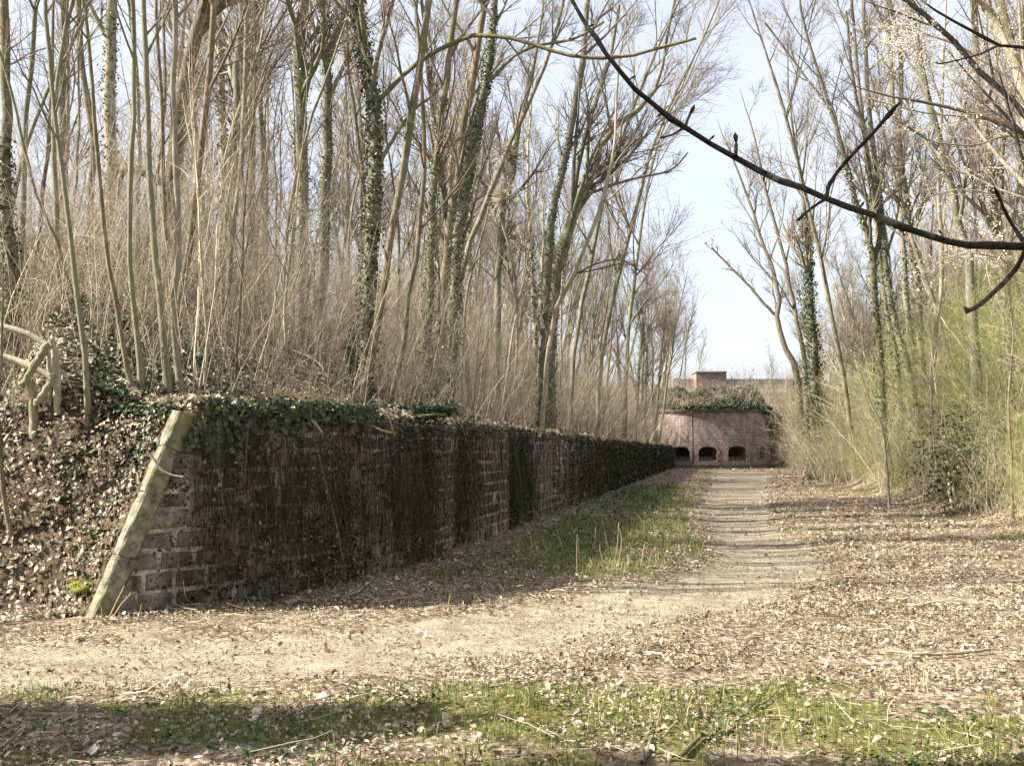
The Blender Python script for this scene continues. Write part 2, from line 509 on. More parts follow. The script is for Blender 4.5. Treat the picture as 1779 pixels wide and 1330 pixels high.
def ground_mat(name, bank=False):
    m, nt, N, L, b = mat(name, 0.95, 0.1)
    g = N.new('ShaderNodeNewGeometry')
    pos = g.outputs['Position']
    v1 = N.new('ShaderNodeTexVoronoi'); v1.inputs['Scale'].default_value = 30 if bank else 18
    wob = noise(N, L, pos, 10, 3)
    addv = N.new('ShaderNodeVectorMath'); addv.operation = 'MULTIPLY_ADD'
    L.new(wob.outputs['Color'], addv.inputs[0]); addv.inputs[1].default_value = (0.09, 0.09, 0.09); L.new(pos, addv.inputs[2])
    L.new(addv.outputs[0], v1.inputs['Vector'])
    sep = N.new('ShaderNodeSeparateColor'); L.new(v1.outputs['Color'], sep.inputs[0])
    leaf = ramp(N, [(0.0, (0.06, 0.042, 0.03)), (0.3, (0.16, 0.105, 0.07)), (0.65, (0.32, 0.23, 0.155)), (0.9, (0.46, 0.36, 0.265)), (1.0, (0.60, 0.51, 0.42))])
    L.new(sep.outputs[0], leaf.inputs[0])
    edge = ramp(N, [(0.0, (1.05, 1.05, 1.05)), (0.55, (0.9, 0.9, 0.9)), (0.9, (0.5, 0.5, 0.5))])
    L.new(v1.outputs['Distance'], edge.inputs[0])
    c = mixc(N, L, 0.6, leaf.outputs[0], edge.outputs[0], 'MULTIPLY')
    nb = noise(N, L, pos, 0.8, 5, 0.6)
    soil = ramp(N, [(0.35, (0.09, 0.07, 0.045)), (0.65, (0.25, 0.195, 0.125))])
    L.new(nb.outputs['Fac'], soil.inputs[0])
    c = mixc(N, L, 0.35, c, soil.outputs[0])
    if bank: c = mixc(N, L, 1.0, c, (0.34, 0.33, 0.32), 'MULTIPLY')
    nf = noise(N, L, pos, 60, 4, 0.7)
    hgt = math_n(N, L, 'ADD', math_n(N, L, 'MULTIPLY', v1.outputs['Distance'], -1.0), math_n(N, L, 'MULTIPLY', nf.outputs['Fac'], 0.5))
    if not bank:
        nm = noise(N, L, pos, 2.6, 6, 0.65)
        nmm = math_n(N, L, 'MULTIPLY', math_n(N, L, 'SUBTRACT', nm.outputs['Fac'], 0.5), 1.6)
        # green growth
        gr = attr(N, 'green')
        gf = math_n(N, L, 'ADD', gr.outputs['Fac'], nmm)
        gfr = ramp(N, [(0.42, (0, 0, 0)), (0.62, (1, 1, 1))])
        L.new(gf, gfr.inputs[0])
        ng = noise(N, L, pos, 25, 4, 0.7)
        gc = ramp(N, [(0.3, (0.06, 0.058, 0.02)), (0.55, (0.14, 0.135, 0.04)), (0.75, (0.25, 0.225, 0.09))])
        L.new(ng.outputs['Fac'], gc.inputs[0])
        c = mixc(N, L, gfr.outputs[0], c, gc.outputs[0])
        # trodden path
        pa = attr(N, 'path')
        pf = math_n(N, L, 'ADD', pa.outputs['Fac'], math_n(N, L, 'MULTIPLY', nmm, 0.8))
        pfr = ramp(N, [(0.38, (0, 0, 0)), (0.66, (0.94, 0.94, 0.94))])
        L.new(pf, pfr.inputs[0])
        np1 = noise(N, L, pos, 3, 6, 0.7)
        np2 = noise(N, L, pos, 90, 3, 0.7)
        pc = ramp(N, [(0.3, (0.17, 0.135, 0.09)), (0.5, (0.275, 0.228, 0.16)), (0.7, (0.38, 0.33, 0.245))])
        L.new(np1.outputs['Fac'], pc.inputs[0])
        pv = ramp(N, [(0.3, (0.45, 0.45, 0.45)), (0.7, (1.4, 1.4, 1.4))])
        L.new(np2.outputs['Fac'], pv.inputs[0])
        pcc = mixc(N, L, 1.0, pc.outputs[0], pv.outputs[0], 'MULTIPLY')
        c = mixc(N, L, pfr.outputs[0], c, pcc)
        hgt = math_n(N, L, 'MULTIPLY', hgt, math_n(N, L, 'SUBTRACT', 1.0, math_n(N, L, 'MULTIPLY', pfr.outputs[0], 0.7)))
        hgt = math_n(N, L, 'ADD', hgt, math_n(N, L, 'MULTIPLY', np2.outputs['Fac'], 0.35))
    L.new(c, b.inputs['Base Color'])
    bump(N, L, b, hgt, 0.5 if bank else 1.0, 0.012 if bank else 0.025)
    return m
M['ground'] = ground_mat('moat_ground')
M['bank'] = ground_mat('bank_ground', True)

# ------------------------------------------------------------------ mesh building
class Geo:
    def __init__(self):
        self.V = []; self.T = []; self.Q = []; self.tint = []; self.n = 0
        self.tm = []; self.qm = []
    def add(self, V, quads=None, tris=None, tint=0.5, m=0):
        V = np.asarray(V, float).reshape(-1, 3)
        self.V.append(V)
        t = np.broadcast_to(np.asarray(tint, float), (len(V),)) if np.ndim(tint) == 0 else np.asarray(tint, float)
        self.tint.append(t)
        if quads is not None and len(quads):
            q = np.asarray(quads, np.int64) + self.n
            self.Q.append(q); self.qm.append(np.full(len(q), m))
        if tris is not None and len(tris):
            q = np.asarray(tris, np.int64) + self.n
            self.T.append(q); self.tm.append(np.full(len(q), m))
        self.n += len(V)
    def mesh(self, name, mats, smooth=True, off=None, attrs=None):
        V = np.concatenate(self.V) if self.V else np.zeros((0, 3))
        if off is not None: V = V - np.asarray(off)
        T = np.concatenate(self.T) if self.T else np.zeros((0, 3), np.int64)
        Q = np.concatenate(self.Q) if self.Q else np.zeros((0, 4), np.int64)
        me = bpy.data.meshes.new(name)
        me.vertices.add(len(V)); me.vertices.foreach_set('co', V.astype(np.float32).ravel())
        loops = np.concatenate([T.ravel(), Q.ravel()]).astype(np.int32)
        me.loops.add(len(loops)); me.loops.foreach_set('vertex_index', loops)
        npoly = len(T) + len(Q)
        me.polygons.add(npoly)
        ls = np.concatenate([np.arange(len(T)) * 3, len(T) * 3 + np.arange(len(Q)) * 4]).astype(np.int32)
        me.polygons.foreach_set('loop_start', ls)
        if len(mats) > 1:
            mi = np.concatenate((self.tm or [np.zeros(0)]) + (self.qm or [np.zeros(0)])).astype(np.int32)
            me.polygons.foreach_set('material_index', mi)
        me.polygons.foreach_set('use_smooth', np.full(npoly, bool(smooth)))
        me.update(calc_edges=True)
        at = me.attributes.new('tint', 'FLOAT', 'POINT')
        at.data.foreach_set('value', np.concatenate(self.tint).astype(np.float32) if self.tint else np.zeros(0, np.float32))
        for k, a in (attrs or {}).items():
            a = np.asarray(a, np.float32)
            if a.ndim == 2:
                x = me.attributes.new(k, 'FLOAT_VECTOR', 'POINT'); x.data.foreach_set('vector', a.ravel())
            else:
                x = me.attributes.new(k, 'FLOAT', 'POINT'); x.data.foreach_set('value', a)
        for mm in mats: me.materials.append(mm)
        return me

def tubes(g, pts, rad, k, tint=0.5, m=0):
    """a batch of tapering tubes: pts (N,P,3), rad (N,P)"""
    pts = np.asarray(pts, float); rad = np.asarray(rad, float)
    if len(pts) == 0: return
    N, P, _ = pts.shape
    tan = unit(np.gradient(pts, axis=1))
    avg = unit(pts[:, -1] - pts[:, 0])
    ref = np.where(np.abs(avg[:, 2:3]) > 0.8, np.array([[1.0, 0.12, 0.0]]), np.array([[0.0, 0.1, 1.0]]))
    a = unit(np.cross(tan, ref[:, None, :]))
    b = np.cross(tan, a)
    ang = np.arange(k) * 2 * math.pi / k
    ring = pts[:, :, None, :] + rad[:, :, None, None] * (np.cos(ang)[None, None, :, None] * a[:, :, None, :] + np.sin(ang)[None, None, :, None] * b[:, :, None, :])
    V = ring.reshape(-1, 3)
    i = np.arange(P - 1)[:, None]; j = np.arange(k)[None]
    q = np.stack([i * k + j, i * k + (j + 1) % k, (i + 1) * k + (j + 1) % k, (i + 1) * k + j], -1).reshape(-1, 4)
    Q = (q[None] + (np.arange(N) * P * k)[:, None, None]).reshape(-1, 4)
    tt = np.repeat(np.broadcast_to(np.asarray(tint, float), (N,)), P * k)
    g.add(V, quads=Q, tint=tt, m=m)

def grow(start, dirv, L, r0, P, wob, trop, taper=0.25, sag=0.0):
    N = len(start)
    pts = np.zeros((N, P, 3)); pts[:, 0] = start
    d = unit(np.asarray(dirv, float))
    step = (np.asarray(L) / (P - 1))[:, None]
    for i in range(1, P):
        d = d + rng.normal(0, wob, (N, 3)) + np.array([0, 0, trop])
        if sag: d[:, 2] -= sag * i / P
        d = unit(d)
        pts[:, i] = pts[:, i - 1] + d * step
    rad = np.asarray(r0)[:, None] * np.linspace(1, taper, P)[None]
    return pts, rad

def spawn(pts, rad, Lp, Mn, t0, t1, a0, a1, ratio, rr, up=0.0):
    N, P, _ = pts.shape
    t = rng.uniform(t0, t1, (N, Mn))
    x = t * (P - 1); i = np.minimum(x.astype(int), P - 2); f = (x - i)[..., None]
    ar = np.arange(N)[:, None]
    pos = pts[ar, i] * (1 - f) + pts[ar, i + 1] * f
    tan = unit(pts[ar, i + 1] - pts[ar, i])
    r = (rad[ar, i] * (1 - f[..., 0]) + rad[ar, i + 1] * f[..., 0]) * rr
    rnd = rng.normal(0, 1, (N, Mn, 3))
    perp = unit(rnd - (rnd * tan).sum(-1, keepdims=True) * tan)
    a = rng.uniform(a0, a1, (N, Mn))[..., None]
    d = tan * np.cos(a) + perp * np.sin(a)
    d[..., 2] += up
    L = np.asarray(Lp)[:, None] * ratio * (1.2 - 0.75 * t) * rng.uniform(0.6, 1.25, (N, Mn))
    return pos.reshape(-1, 3), d.reshape(-1, 3), L.ravel(), r.ravel()

def crown_geo(g, tp, tr, height, n_limb, n_sub, n_twig, t0=0.35, rmin=0.003, limb_len=0.24, limb_ang=(0.45, 1.0), m_limb=0, m_twig=1, up=0.25):
    """limbs, boughs and twigs off one trunk polyline"""
    p, d, L, r = spawn(tp[None], tr[None], np.array([height]), n_limb, t0, 0.99, limb_ang[0], limb_ang[1], limb_len, 0.55, up)
    lp, lr = grow(p, d, L, np.maximum(r, rmin * 2), 8, 0.08, 0.05, 0.25)
    tubes(g, lp, lr, 5, rng.random(len(lp)), m_limb)
    p, d, L2, r = spawn(lp, lr, L, n_sub, 0.15, 1.0, 0.35, 0.95, 0.52, 0.6, 0.1)
    sp, sr = grow(p, d, L2, np.maximum(r, rmin * 1.25), 6, 0.085, 0.04, 0.35)
    tubes(g, sp, sr, 3, rng.random(len(sp)), m_twig)
    p, d, L3, r = spawn(sp, sr, np.maximum(L2, 0.5), n_twig, 0.12, 1.0, 0.3, 0.95, 0.72, 0.55, 0.05)
    qp, qr = grow(p, d, L3, np.maximum(r, rmin), 4, 0.10, 0.02, 0.5)
    tubes(g, qp, qr, 3, rng.random(len(qp)), m_twig)
    return lp, sp, qp

def leaves(g, pos, nrm, size, tint, m=0, wid=0.62, curl=0.25, fine=False):
    """folded leaves: pos (N,3), normals (N,3), size (N)"""
    N = len(pos)
    if N == 0: return
    n = unit(nrm)
    rnd = rng.normal(0, 1, (N, 3))
    a = unit(rnd - (rnd * n).sum(-1, keepdims=True) * n)
    b = np.cross(n, a)
    s = np.asarray(size)[:, None]
    c = rng.uniform(-curl, curl, (N, 1)); fo = rng.uniform(0.05, 0.3, (N, 1))
    base = pos - a * s * 0.5
    tip = pos + a * s * 0.5 + n * s * c
    w = wid * rng.uniform(0.75, 1.2, (N, 1))
    sh = rng.uniform(-0.12, 0.08, (N, 1))
    l = pos + a * s * sh - b * s * w * 0.5 + n * s * fo
    r = pos + a * s * sh + b * s * w * 0.5 + n * s * fo * rng.uniform(0.3, 1.4, (N, 1))
    tt = np.broadcast_to(np.asarray(tint, float), (N,))
    if fine:
        mid = pos + n * s * rng.uniform(-0.06, 0.1, (N, 1))
        l2 = pos + a * s * 0.3 - b * s * w * 0.3 + n * s * (fo + c * 0.5)
        r2 = pos + a * s * 0.3 + b * s * w * 0.32 + n * s * (fo * 0.6 + c * 0.5)
        V = np.stack([base, l, r, mid, l2, r2, tip], 1).reshape(-1, 3)
        t = np.array([[0, 3, 1], [0, 2, 3], [1, 3, 4], [3, 2, 5], [3, 6, 4], [3, 5, 6]])
        T = (t[None] + (np.arange(N) * 7)[:, None, None]).reshape(-1, 3)
        g.add(V, tris=T, tint=np.repeat(tt, 7), m=m)
    else:
        V = np.stack([base, l, tip, r], 1).reshape(-1, 3)
        t = np.array([[0, 2, 1], [0, 3, 2]])
        T = (t[None] + (np.arange(N) * 4)[:, None, None]).reshape(-1, 3)
        g.add(V, tris=T, tint=np.repeat(tt, 4), m=m)

def box_geo(g, p0, p1, tint=0.5, m=0):
    x0, y0, z0 = p0; x1, y1, z1 = p1
    V = [(x0, y0, z0), (x1, y0, z0), (x1, y1, z0), (x0, y1, z0), (x0, y0, z1), (x1, y0, z1), (x1, y1, z1), (x0, y1, z1)]
    g.add(V, quads=[(3, 2, 1, 0), (4, 5, 6, 7), (0, 1, 5, 4), (1, 2, 6, 5), (2, 3, 7, 6), (3, 0, 4, 7)], tint=tint, m=m)

def frame_box(g, o, ax, ay, az, lo, hi, tint=0.5, m=0):
    """box in a local frame"""
    c = [(lo[0], lo[1], lo[2]), (hi[0], lo[1], lo[2]), (hi[0], hi[1], lo[2]), (lo[0], hi[1], lo[2]), (lo[0], lo[1], hi[2]), (hi[0], lo[1], hi[2]), (hi[0], hi[1], hi[2]), (lo[0], hi[1], hi[2])]
    V = [np.asarray(o) + np.asarray(ax) * x + np.asarray(ay) * y + np.asarray(az) * z for x, y, z in c]
    g.add(V, quads=[(3, 2, 1, 0), (4, 5, 6, 7), (0, 1, 5, 4), (1, 2, 6, 5), (2, 3, 7, 6), (3, 0, 4, 7)], tint=tint, m=m)

def tag(o, label, cat, kind=None, group=None):
    o['label'] = label; o['category'] = cat
    if kind: o['kind'] = kind
    if group: o['group'] = group
    return o

def link(name, me, parent=None, loc=None):
    o = bpy.data.objects.new(name, me)
    COL.objects.link(o)
    if parent is not None: o.parent = parent
    if loc is not None: o.location = loc
    return o

def thing(name, label, cat, loc=(0, 0, 0), group=None):
    o = bpy.data.objects.new(name, None)
    o.empty_display_size = 0.2
    COL.objects.link(o)
    o.location = loc
    return tag(o, label, cat, None, group)

# ------------------------------------------------------------------ the land
def axis(lo, hi, c0, c1, fine, growth=1.12, maxstep=40.0):
    a = list(np.arange(c0, c1 + fine * 0.5, fine))
    s = fine; x = a[-1]
    while x < hi:
        s = min(s * growth, maxstep); x += s; a.append(x)
    s = fine; x = a[0]
    while x > lo:
        s = min(s * growth, maxstep); x -= s; a.insert(0, x)
    return np.array(a)

def y_axis():
    a = [3.0]; 
    while a[-1] < 120: a.append(a[-1] + max(0.09, 0.011 * a[-1]))
    s = 2.0
    while a[-1] < 900: s *= 1.15; a.append(a[-1] + s)
    b = [3.0]; s = 0.2
    while b[-1] > -60: s *= 1.3; b.append(b[-1] - s)
    return np.array(b[:0:-1] + a)

def green_mask(X, Y):
    d, s = wall_sd(X, Y)
    pd = path_d(X, Y)
    strip = np.clip(0.55 + 1.9 * (fbm(X * 0.9, Y * 0.55, 33) - 0.42), 0, 1) * sstep(0.25, 1.0, d) * sstep(0.0, 0.5, pd) * sstep(10.5, 15.0, Y + 2.5 * (fbm(X, Y, 35) - 0.5)) * (d < 8) * (Y < 98) * sstep(62, 40, Y) * (X < np.interp(Y, PC[::-1, 1], PC[::-1, 0]))
    fore = sstep(8.1, 6.6, Y + 0.12 * X + 0.8 * (fbm(X * 0.8, Y * 0.8, 31) - 0.5))
    fore = fore * np.clip(0.4 + 1.5 * (fbm(X * 0.7 + 9, Y * 1.1, 37) - 0.35), 0, 1)
    right = 0.75 * sstep(0.56, 0.7, fbm(X * 0.35, Y * 0.22, 41)) * sstep(0.3, 1.0, pd) * (d > 3) * sstep(14, 20, Y)
    edge = 0.35 * sstep(1.0, 0.3, np.abs(pd)) * (d < 6) * (Y > 8)
    return np.clip(np.maximum.reduce([strip, fore, right, edge]), 0, 1)

def path_mask(X, Y):
    pd = path_d(X, Y) + 0.5 * (fbm(X * 0.9, Y * 0.9, 51) - 0.5)
    near = 0.62 * sstep(1.3, 0.0, pd) * sstep(11.0, 9.6, Y) * (Y > 7.4)
    return np.maximum(sstep(0.35, -0.45, pd), near * 0.8)

xs = axis(-500, 700, -9.0, 14.0, 0.14); ys = y_axis()
XX, YY = np.meshgrid(xs, ys)
ZZ = floor_z(XX, YY)
dd, _s = wall_sd(XX, YY)
ZZ = np.where(dd < -0.3, np.minimum(ZZ, -0.05) * 1.0, ZZ)
ZZ = np.where((dd < -0.3) & (YY > 101.5), floor_z(XX, YY), ZZ)
nx, ny = len(xs), len(ys)
i, j = np.meshgrid(np.arange(nx - 1), np.arange(ny - 1))
q = np.stack([j * nx + i, j * nx + i + 1, (j + 1) * nx + i + 1, (j + 1) * nx + i], -1).reshape(-1, 4)
g = Geo(); g.add(np.stack([XX, YY, ZZ], -1), quads=q)
pm = path_mask(XX, YY); gm = green_mask(XX, YY)
o = link('ground', g.mesh('ground', [M['ground']], True, None, {'path': pm.ravel(), 'green': gm.ravel()}))
tag(o, 'dry moat floor of fallen leaves, grass and a trodden gravel path', 'ground', 'structure')

xb = axis(-400, 40, -9.5, 3.0, 0.16, 1.08); yb = np.concatenate([np.arange(9.0, 22, 0.14), np.arange(22, 60, 0.4), np.arange(60, 104, 0.9), np.geomspace(105, 900, 30)])
XX, YY = np.meshgrid(xb, yb)
ZZ = bank_z(XX, YY)
dd, ssv = wall_sd(XX, YY)
nx, ny = len(xb), len(yb)
i, j = np.meshgrid(np.arange(nx - 1), np.arange(ny - 1))
q = np.stack([j * nx + i, j * nx + i + 1, (j + 1) * nx + i + 1, (j + 1) * nx + i], -1).reshape(-1, 4)
ok = (dd.ravel()[q] < -0.04).any(1)
# the edge along the wall is drawn in to lie within the masonry
push = np.where((dd > -0.05) & (dd < 1.5), dd + 0.05, 0.0)
seg = np.clip(np.searchsorted(WCUM, ssv, side='right') - 1, 0, len(WSEG) - 1)
tx, ty = (WSEG / WLEN[:, None])[seg, 0], (WSEG / WLEN[:, None])[seg, 1]
XX = XX - ty * push; YY = YY + tx * push
ZZ = bank_z(XX, YY)
g = Geo(); g.add(np.stack([XX, YY, ZZ], -1), quads=q[ok])
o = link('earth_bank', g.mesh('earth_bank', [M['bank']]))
tag(o, 'steep earth bank covered in dead leaves behind the long wall', 'bank', 'structure')

# ------------------------------------------------------------------ the long retaining wall
wall_root = thing('retaining_wall', 'long low stone retaining wall overgrown with dark dead creeper beside the moat path', 'wall', tuple(W[0]) + (0.0,))
W0 = np.array(wall_root.location)
END = 0.86                     # how far the sloped end runs back along the wall
def end_s(z): return END * z / WALL_H

# core: one prism per straight stretch, mortar showing between the stones
g = Geo()
for k in range(len(WSEG)):
    s0, s1 = WCUM[k], WCUM[k + 1]
    t = WSEG[k] / WLEN[k]; n = np.array([t[1], -t[0]])
    P = []
    for s, first in ((s0, k == 0), (s1, False)):
        for out in (-0.02, -0.16):
            b = W[k] + t * (s - s0) + n * out
            P.append((b[0], b[1], -0.3))
            tt = b + t * (END if first else 0)
            P.append((tt[0], tt[1], WALL_H - 0.02))
    # order: 0 front-bot,1 front-top,2 back-bot,3 back-top (start) 4..7 (end)
    g.add(P, quads=[(0, 4, 5, 1), (2, 3, 7, 6), (1, 5, 7, 3), (0, 1, 3, 2), (4, 6, 7, 5), (0, 2, 6, 4)])
link('wall_core', g.mesh('wall_core', [M['mortar']], False, W0), wall_root)

# stones
COURSE = 0.2
def stone_mesh(idx):
    r = np.random.default_rng(100 + idx)
    j = lambda a: r.uniform(-a, a)
    V = []
    for y, ins in ((-0.5, 0.0), (0.32, 0.0), (0.5, 0.07)):
        for sx, sz in ((-1, -1), (1, -1), (1, 1), (-1, 1)):
            V.append((sx * (0.5 - ins * 0.8) + j(0.035), y + (j(0.08) if y > 0.4 else 0), sz * (0.5 - ins) + j(0.06)))
    V.append((j(0.15), 0.58 + j(0.06), j(0.15)))
    g = Geo()
    qs = []
    for a in (0, 4):
        for i in range(4):
            qs.append((a + i, a + (i + 1) % 4, a + 4 + (i + 1) % 4, a + 4 + i))
    g.add(V, quads=qs, tris=[(8 + i, 8 + (i + 1) % 4, 12) for i in range(4)], tint=r.random())
    return g.mesh('stone', [M['stone']], False)
SM = [stone_mesh(i) for i in range(12)]
far = Geo()
n_stone = 0
stones = []
for c in range(10):
    z0 = c * COURSE; z1 = z0 + COURSE
    s = end_s(z0 + COURSE * 0.5) + 0.05
    while s < WALL_L - 0.1:
        L = rng.uniform(0.28, 0.52)
        # keep joints at the bends
        stones.append((s + L / 2, z0 + COURSE / 2, L))
        s += L
stones.sort(key=lambda a: a[0])
for s, z, L in stones:
    tn = wall_tan(s)
    proud = rng.uniform(-0.022, 0.02)
    if rng.random() < 0.04: continue                    # fallen out
    if n_stone < 300:
        o = link('stone', SM[int(rng.integers(12))], wall_root)
        p = wall_pt(np.array(s), z, -0.06 + proud)
        o.location = p - W0
        o.scale = (L - rng.uniform(0.025, 0.06), 0.13, COURSE - rng.uniform(0.022, 0.06))
        o.rotation_euler = (rng.normal(0, 0.012), rng.normal(0, 0.012), math.atan2(tn[1], tn[0]) + math.pi + rng.normal(0, 0.012))
        n_stone += 1
    else:
        ax = np.array([tn[0], tn[1], 0]); ay = np.array([tn[1], -tn[0], 0]); az = np.array([0, 0, 1.0])
        frame_box(far, wall_pt(np.array(s), z, -0.06 + proud), ax, ay, az, (-(L - 0.03) / 2, -0.06, -(COURSE - 0.03) / 2), ((L - 0.03) / 2, 0.06, (COURSE - 0.03) / 2), rng.random())
o = link('stonework', far.mesh('stonework', [M['stone']], False, W0), wall_root)
o['kind'] = 'stuff'

# coping slabs of the sloped end
tn = wall_tan(0.1); ax2 = np.array([tn[0], tn[1], 0]); nout = np.array([tn[1], -tn[0], 0])
slope = unit(ax2 * END + np.array([0, 0, WALL_H])); SL = math.hypot(END, WALL_H)
upn = unit(np.cross(nout, slope)); upn = upn if upn @ ax2 < 0 else -upn
cuts = [-0.12, 0.62, 1.28, 1.78, SL - 0.02]
for a, b in zip(cuts[:-1], cuts[1:]):
    g = Geo()
    base = np.array([W[0][0], W[0][1], 0.0])
    nx = max(4, int((b - a) / 0.09)); V = []
    for k in range(nx + 1):
        x = a + 0.003 + (b - a - 0.006) * k / nx
        edge = 0.008 if k in (0, nx) else 0.0
        for (yy, zz) in ((-0.12, -0.05), (-0.12, 0.045), (-0.105, 0.06), (-0.05, 0.065), (0.015, 0.06), (0.032, 0.045), (0.032, -0.12), (0.0, -0.16)):
            V.append(base + slope * (x + rng.normal(0, 0.004)) + nout * (yy - edge * np.sign(yy) + rng.normal(0, 0.003)) + upn * (zz - edge * (zz > 0) + rng.normal(0, 0.003)))
    Q = [(k * 8 + m, (k + 1) * 8 + m, (k + 1) * 8 + (m + 1) % 8, k * 8 + (m + 1) % 8) for k in range(nx) for m in range(8)]
    V.append(np.mean(V[:8], axis=0)); V.append(np.mean(V[nx * 8:nx * 8 + 8], axis=0))
    T = [(len(V) - 2, m, (m + 1) % 8) for m in range(8)] + [(len(V) - 1, nx * 8 + (m + 1) % 8, nx * 8 + m) for m in range(8)]
    g.add(V, quads=Q, tris=T)
    link('coping_slab', g.mesh('coping_slab', [M['coping']], False, W0), wall_root)

# ------------------------------------------------------------------ casemate at the end of the moat
CXc, CYf = ground_pt(1246, 810)[0] * 1.0, 97.0
CXc = (1246 - CX) / F * 97.0
HWc = 5.95
def cas_xy(u):
    u = np.asarray(u, float)
    k = np.clip(np.abs(u) / HWc, 0, 0.9999)
    return CXc + u, CYf + 4.6 * (1 - np.sqrt(1 - k ** 3.2))
def cas_nrm(u):
    x0, y0 = cas_xy(u - 0.01); x1, y1 = cas_xy(u + 0.01)
    t = np.stack([x1 - x0, y1 - y0], -1); t = t / np.linalg.norm(t, axis=-1, keepdims=True)
    return np.stack([t[..., 1], -t[..., 0]], -1)
CAS_H = 5.35
cas = thing('casemate', 'round-fronted red sandstone gun casemate with low arched embrasures at the end of the path', 'casemate', (CXc, CYf, 0))
C0 = np.array(cas.location)
EMB = [(-3.45, 0.86, 0.62, 1.58, 2.0), (-0.9, 0.86, 0.64, 1.60, 2.0), (1.86, 0.87, 0.64, 1.62, 2.06), (4.45, 0.30, 0.85, 1.75, 1.98)]
cols = list(np.linspace(-HWc, HWc, 70)) + [-2.34, -2.31, -2.23, -2.20]
for c, w, zb, zs, zt in EMB:
    cols = [x for x in cols if not (c - w - 0.09 < x < c + w + 0.09)]
    cols += list(np.linspace(c - w, c + w, 11))
cols = sorted(cols)
def arch_top(u):
    for c, w, zb, zs, zt in EMB:
        if c - w + 1e-6 < u < c + w - 1e-6 or abs(abs(u - c) - w) < 1e-6:
            return zb, zs + (zt - zs) * max(0, 1 - ((u - c) / w) ** 2) ** 0.5 if abs(u - c) < w else zs
    return None
def hole_mid(u):
    for e in EMB:
        if e[0] - e[1] < u < e[0] + e[1]: return e
    return None
V = []; FUV = []; QS = []
arc = 0.0; prev = None
def col_pts(u, zs_):
    x, y = cas_xy(u)
    # slight batter
    n = cas_nrm(u)
    for z in zs_:
        gr = 0.16 if -2.32 < u < -2.22 else 0.0
        V.append((x - n[0] * (0.04 * z + gr), y - n[1] * (0.04 * z + gr), z)); FUV.append((u * 1.06, z, 0))
for a, b in zip(cols[:-1], cols[1:]):
    e = hole_mid(0.5 * (a + b))
    parts = []
    if e is None:
        parts.append(([-0.3, 2.0, 3.6, CAS_H], [-0.3, 2.0, 3.6, CAS_H]))
    else:
        c, w, zb, zs, zt = e
        f = lambda u: zs + (zt - zs) * math.sqrt(max(0.0, 1 - min(1.0, abs((u - c) / w)) ** 2))
        parts.append(([-0.3, zb], [-0.3, zb]))
        parts.append(([f(a), 3.6, CAS_H], [f(b), 3.6, CAS_H]))
    for za, zb_ in parts:
        n0 = len(V); col_pts(a, za); n1 = len(V); col_pts(b, zb_)
        for q_ in range(len(za) - 1):
            QS.append((n0 + q_, n1 + q_, n1 + q_ + 1, n0 + q_ + 1))
g = Geo(); g.add(V, quads=QS)
# back part of the block
bk = [(CXc - HWc, CYf + 4.5), (CXc - HWc, CYf + 12), (CXc + HWc, CYf + 12), (CXc + HWc, CYf + 4.5)]
link('facade', g.mesh('facade', [M['casemate']], False, C0, {'face': np.array(FUV)}), cas)
g = Geo()
xx, yy = cas_xy(np.linspace(-HWc, HWc, 40))
top = [(x, y, CAS_H - 0.05) for x, y in zip(xx, yy)] + [(CXc + HWc, CYf + 14, CAS_H - 0.05), (CXc - HWc, CYf + 14, CAS_H - 0.05)]
n = len(top)
V2 = top + [(x, y, -0.3) for x, y, z in top]
g.add(V2 + [(CXc, CYf + 7, CAS_H - 0.05)], quads=[(n + i, n + i + 1, i + 1, i) for i in range(39, n - 1)] + [(n + n - 1, n, 0, n - 1)], tris=[(i, (i + 1) % n, 2 * n) for i in range(n)])
link('roof_slab', g.mesh('roof_slab', [M['stone_and_dark_interior']], False, C0), cas)
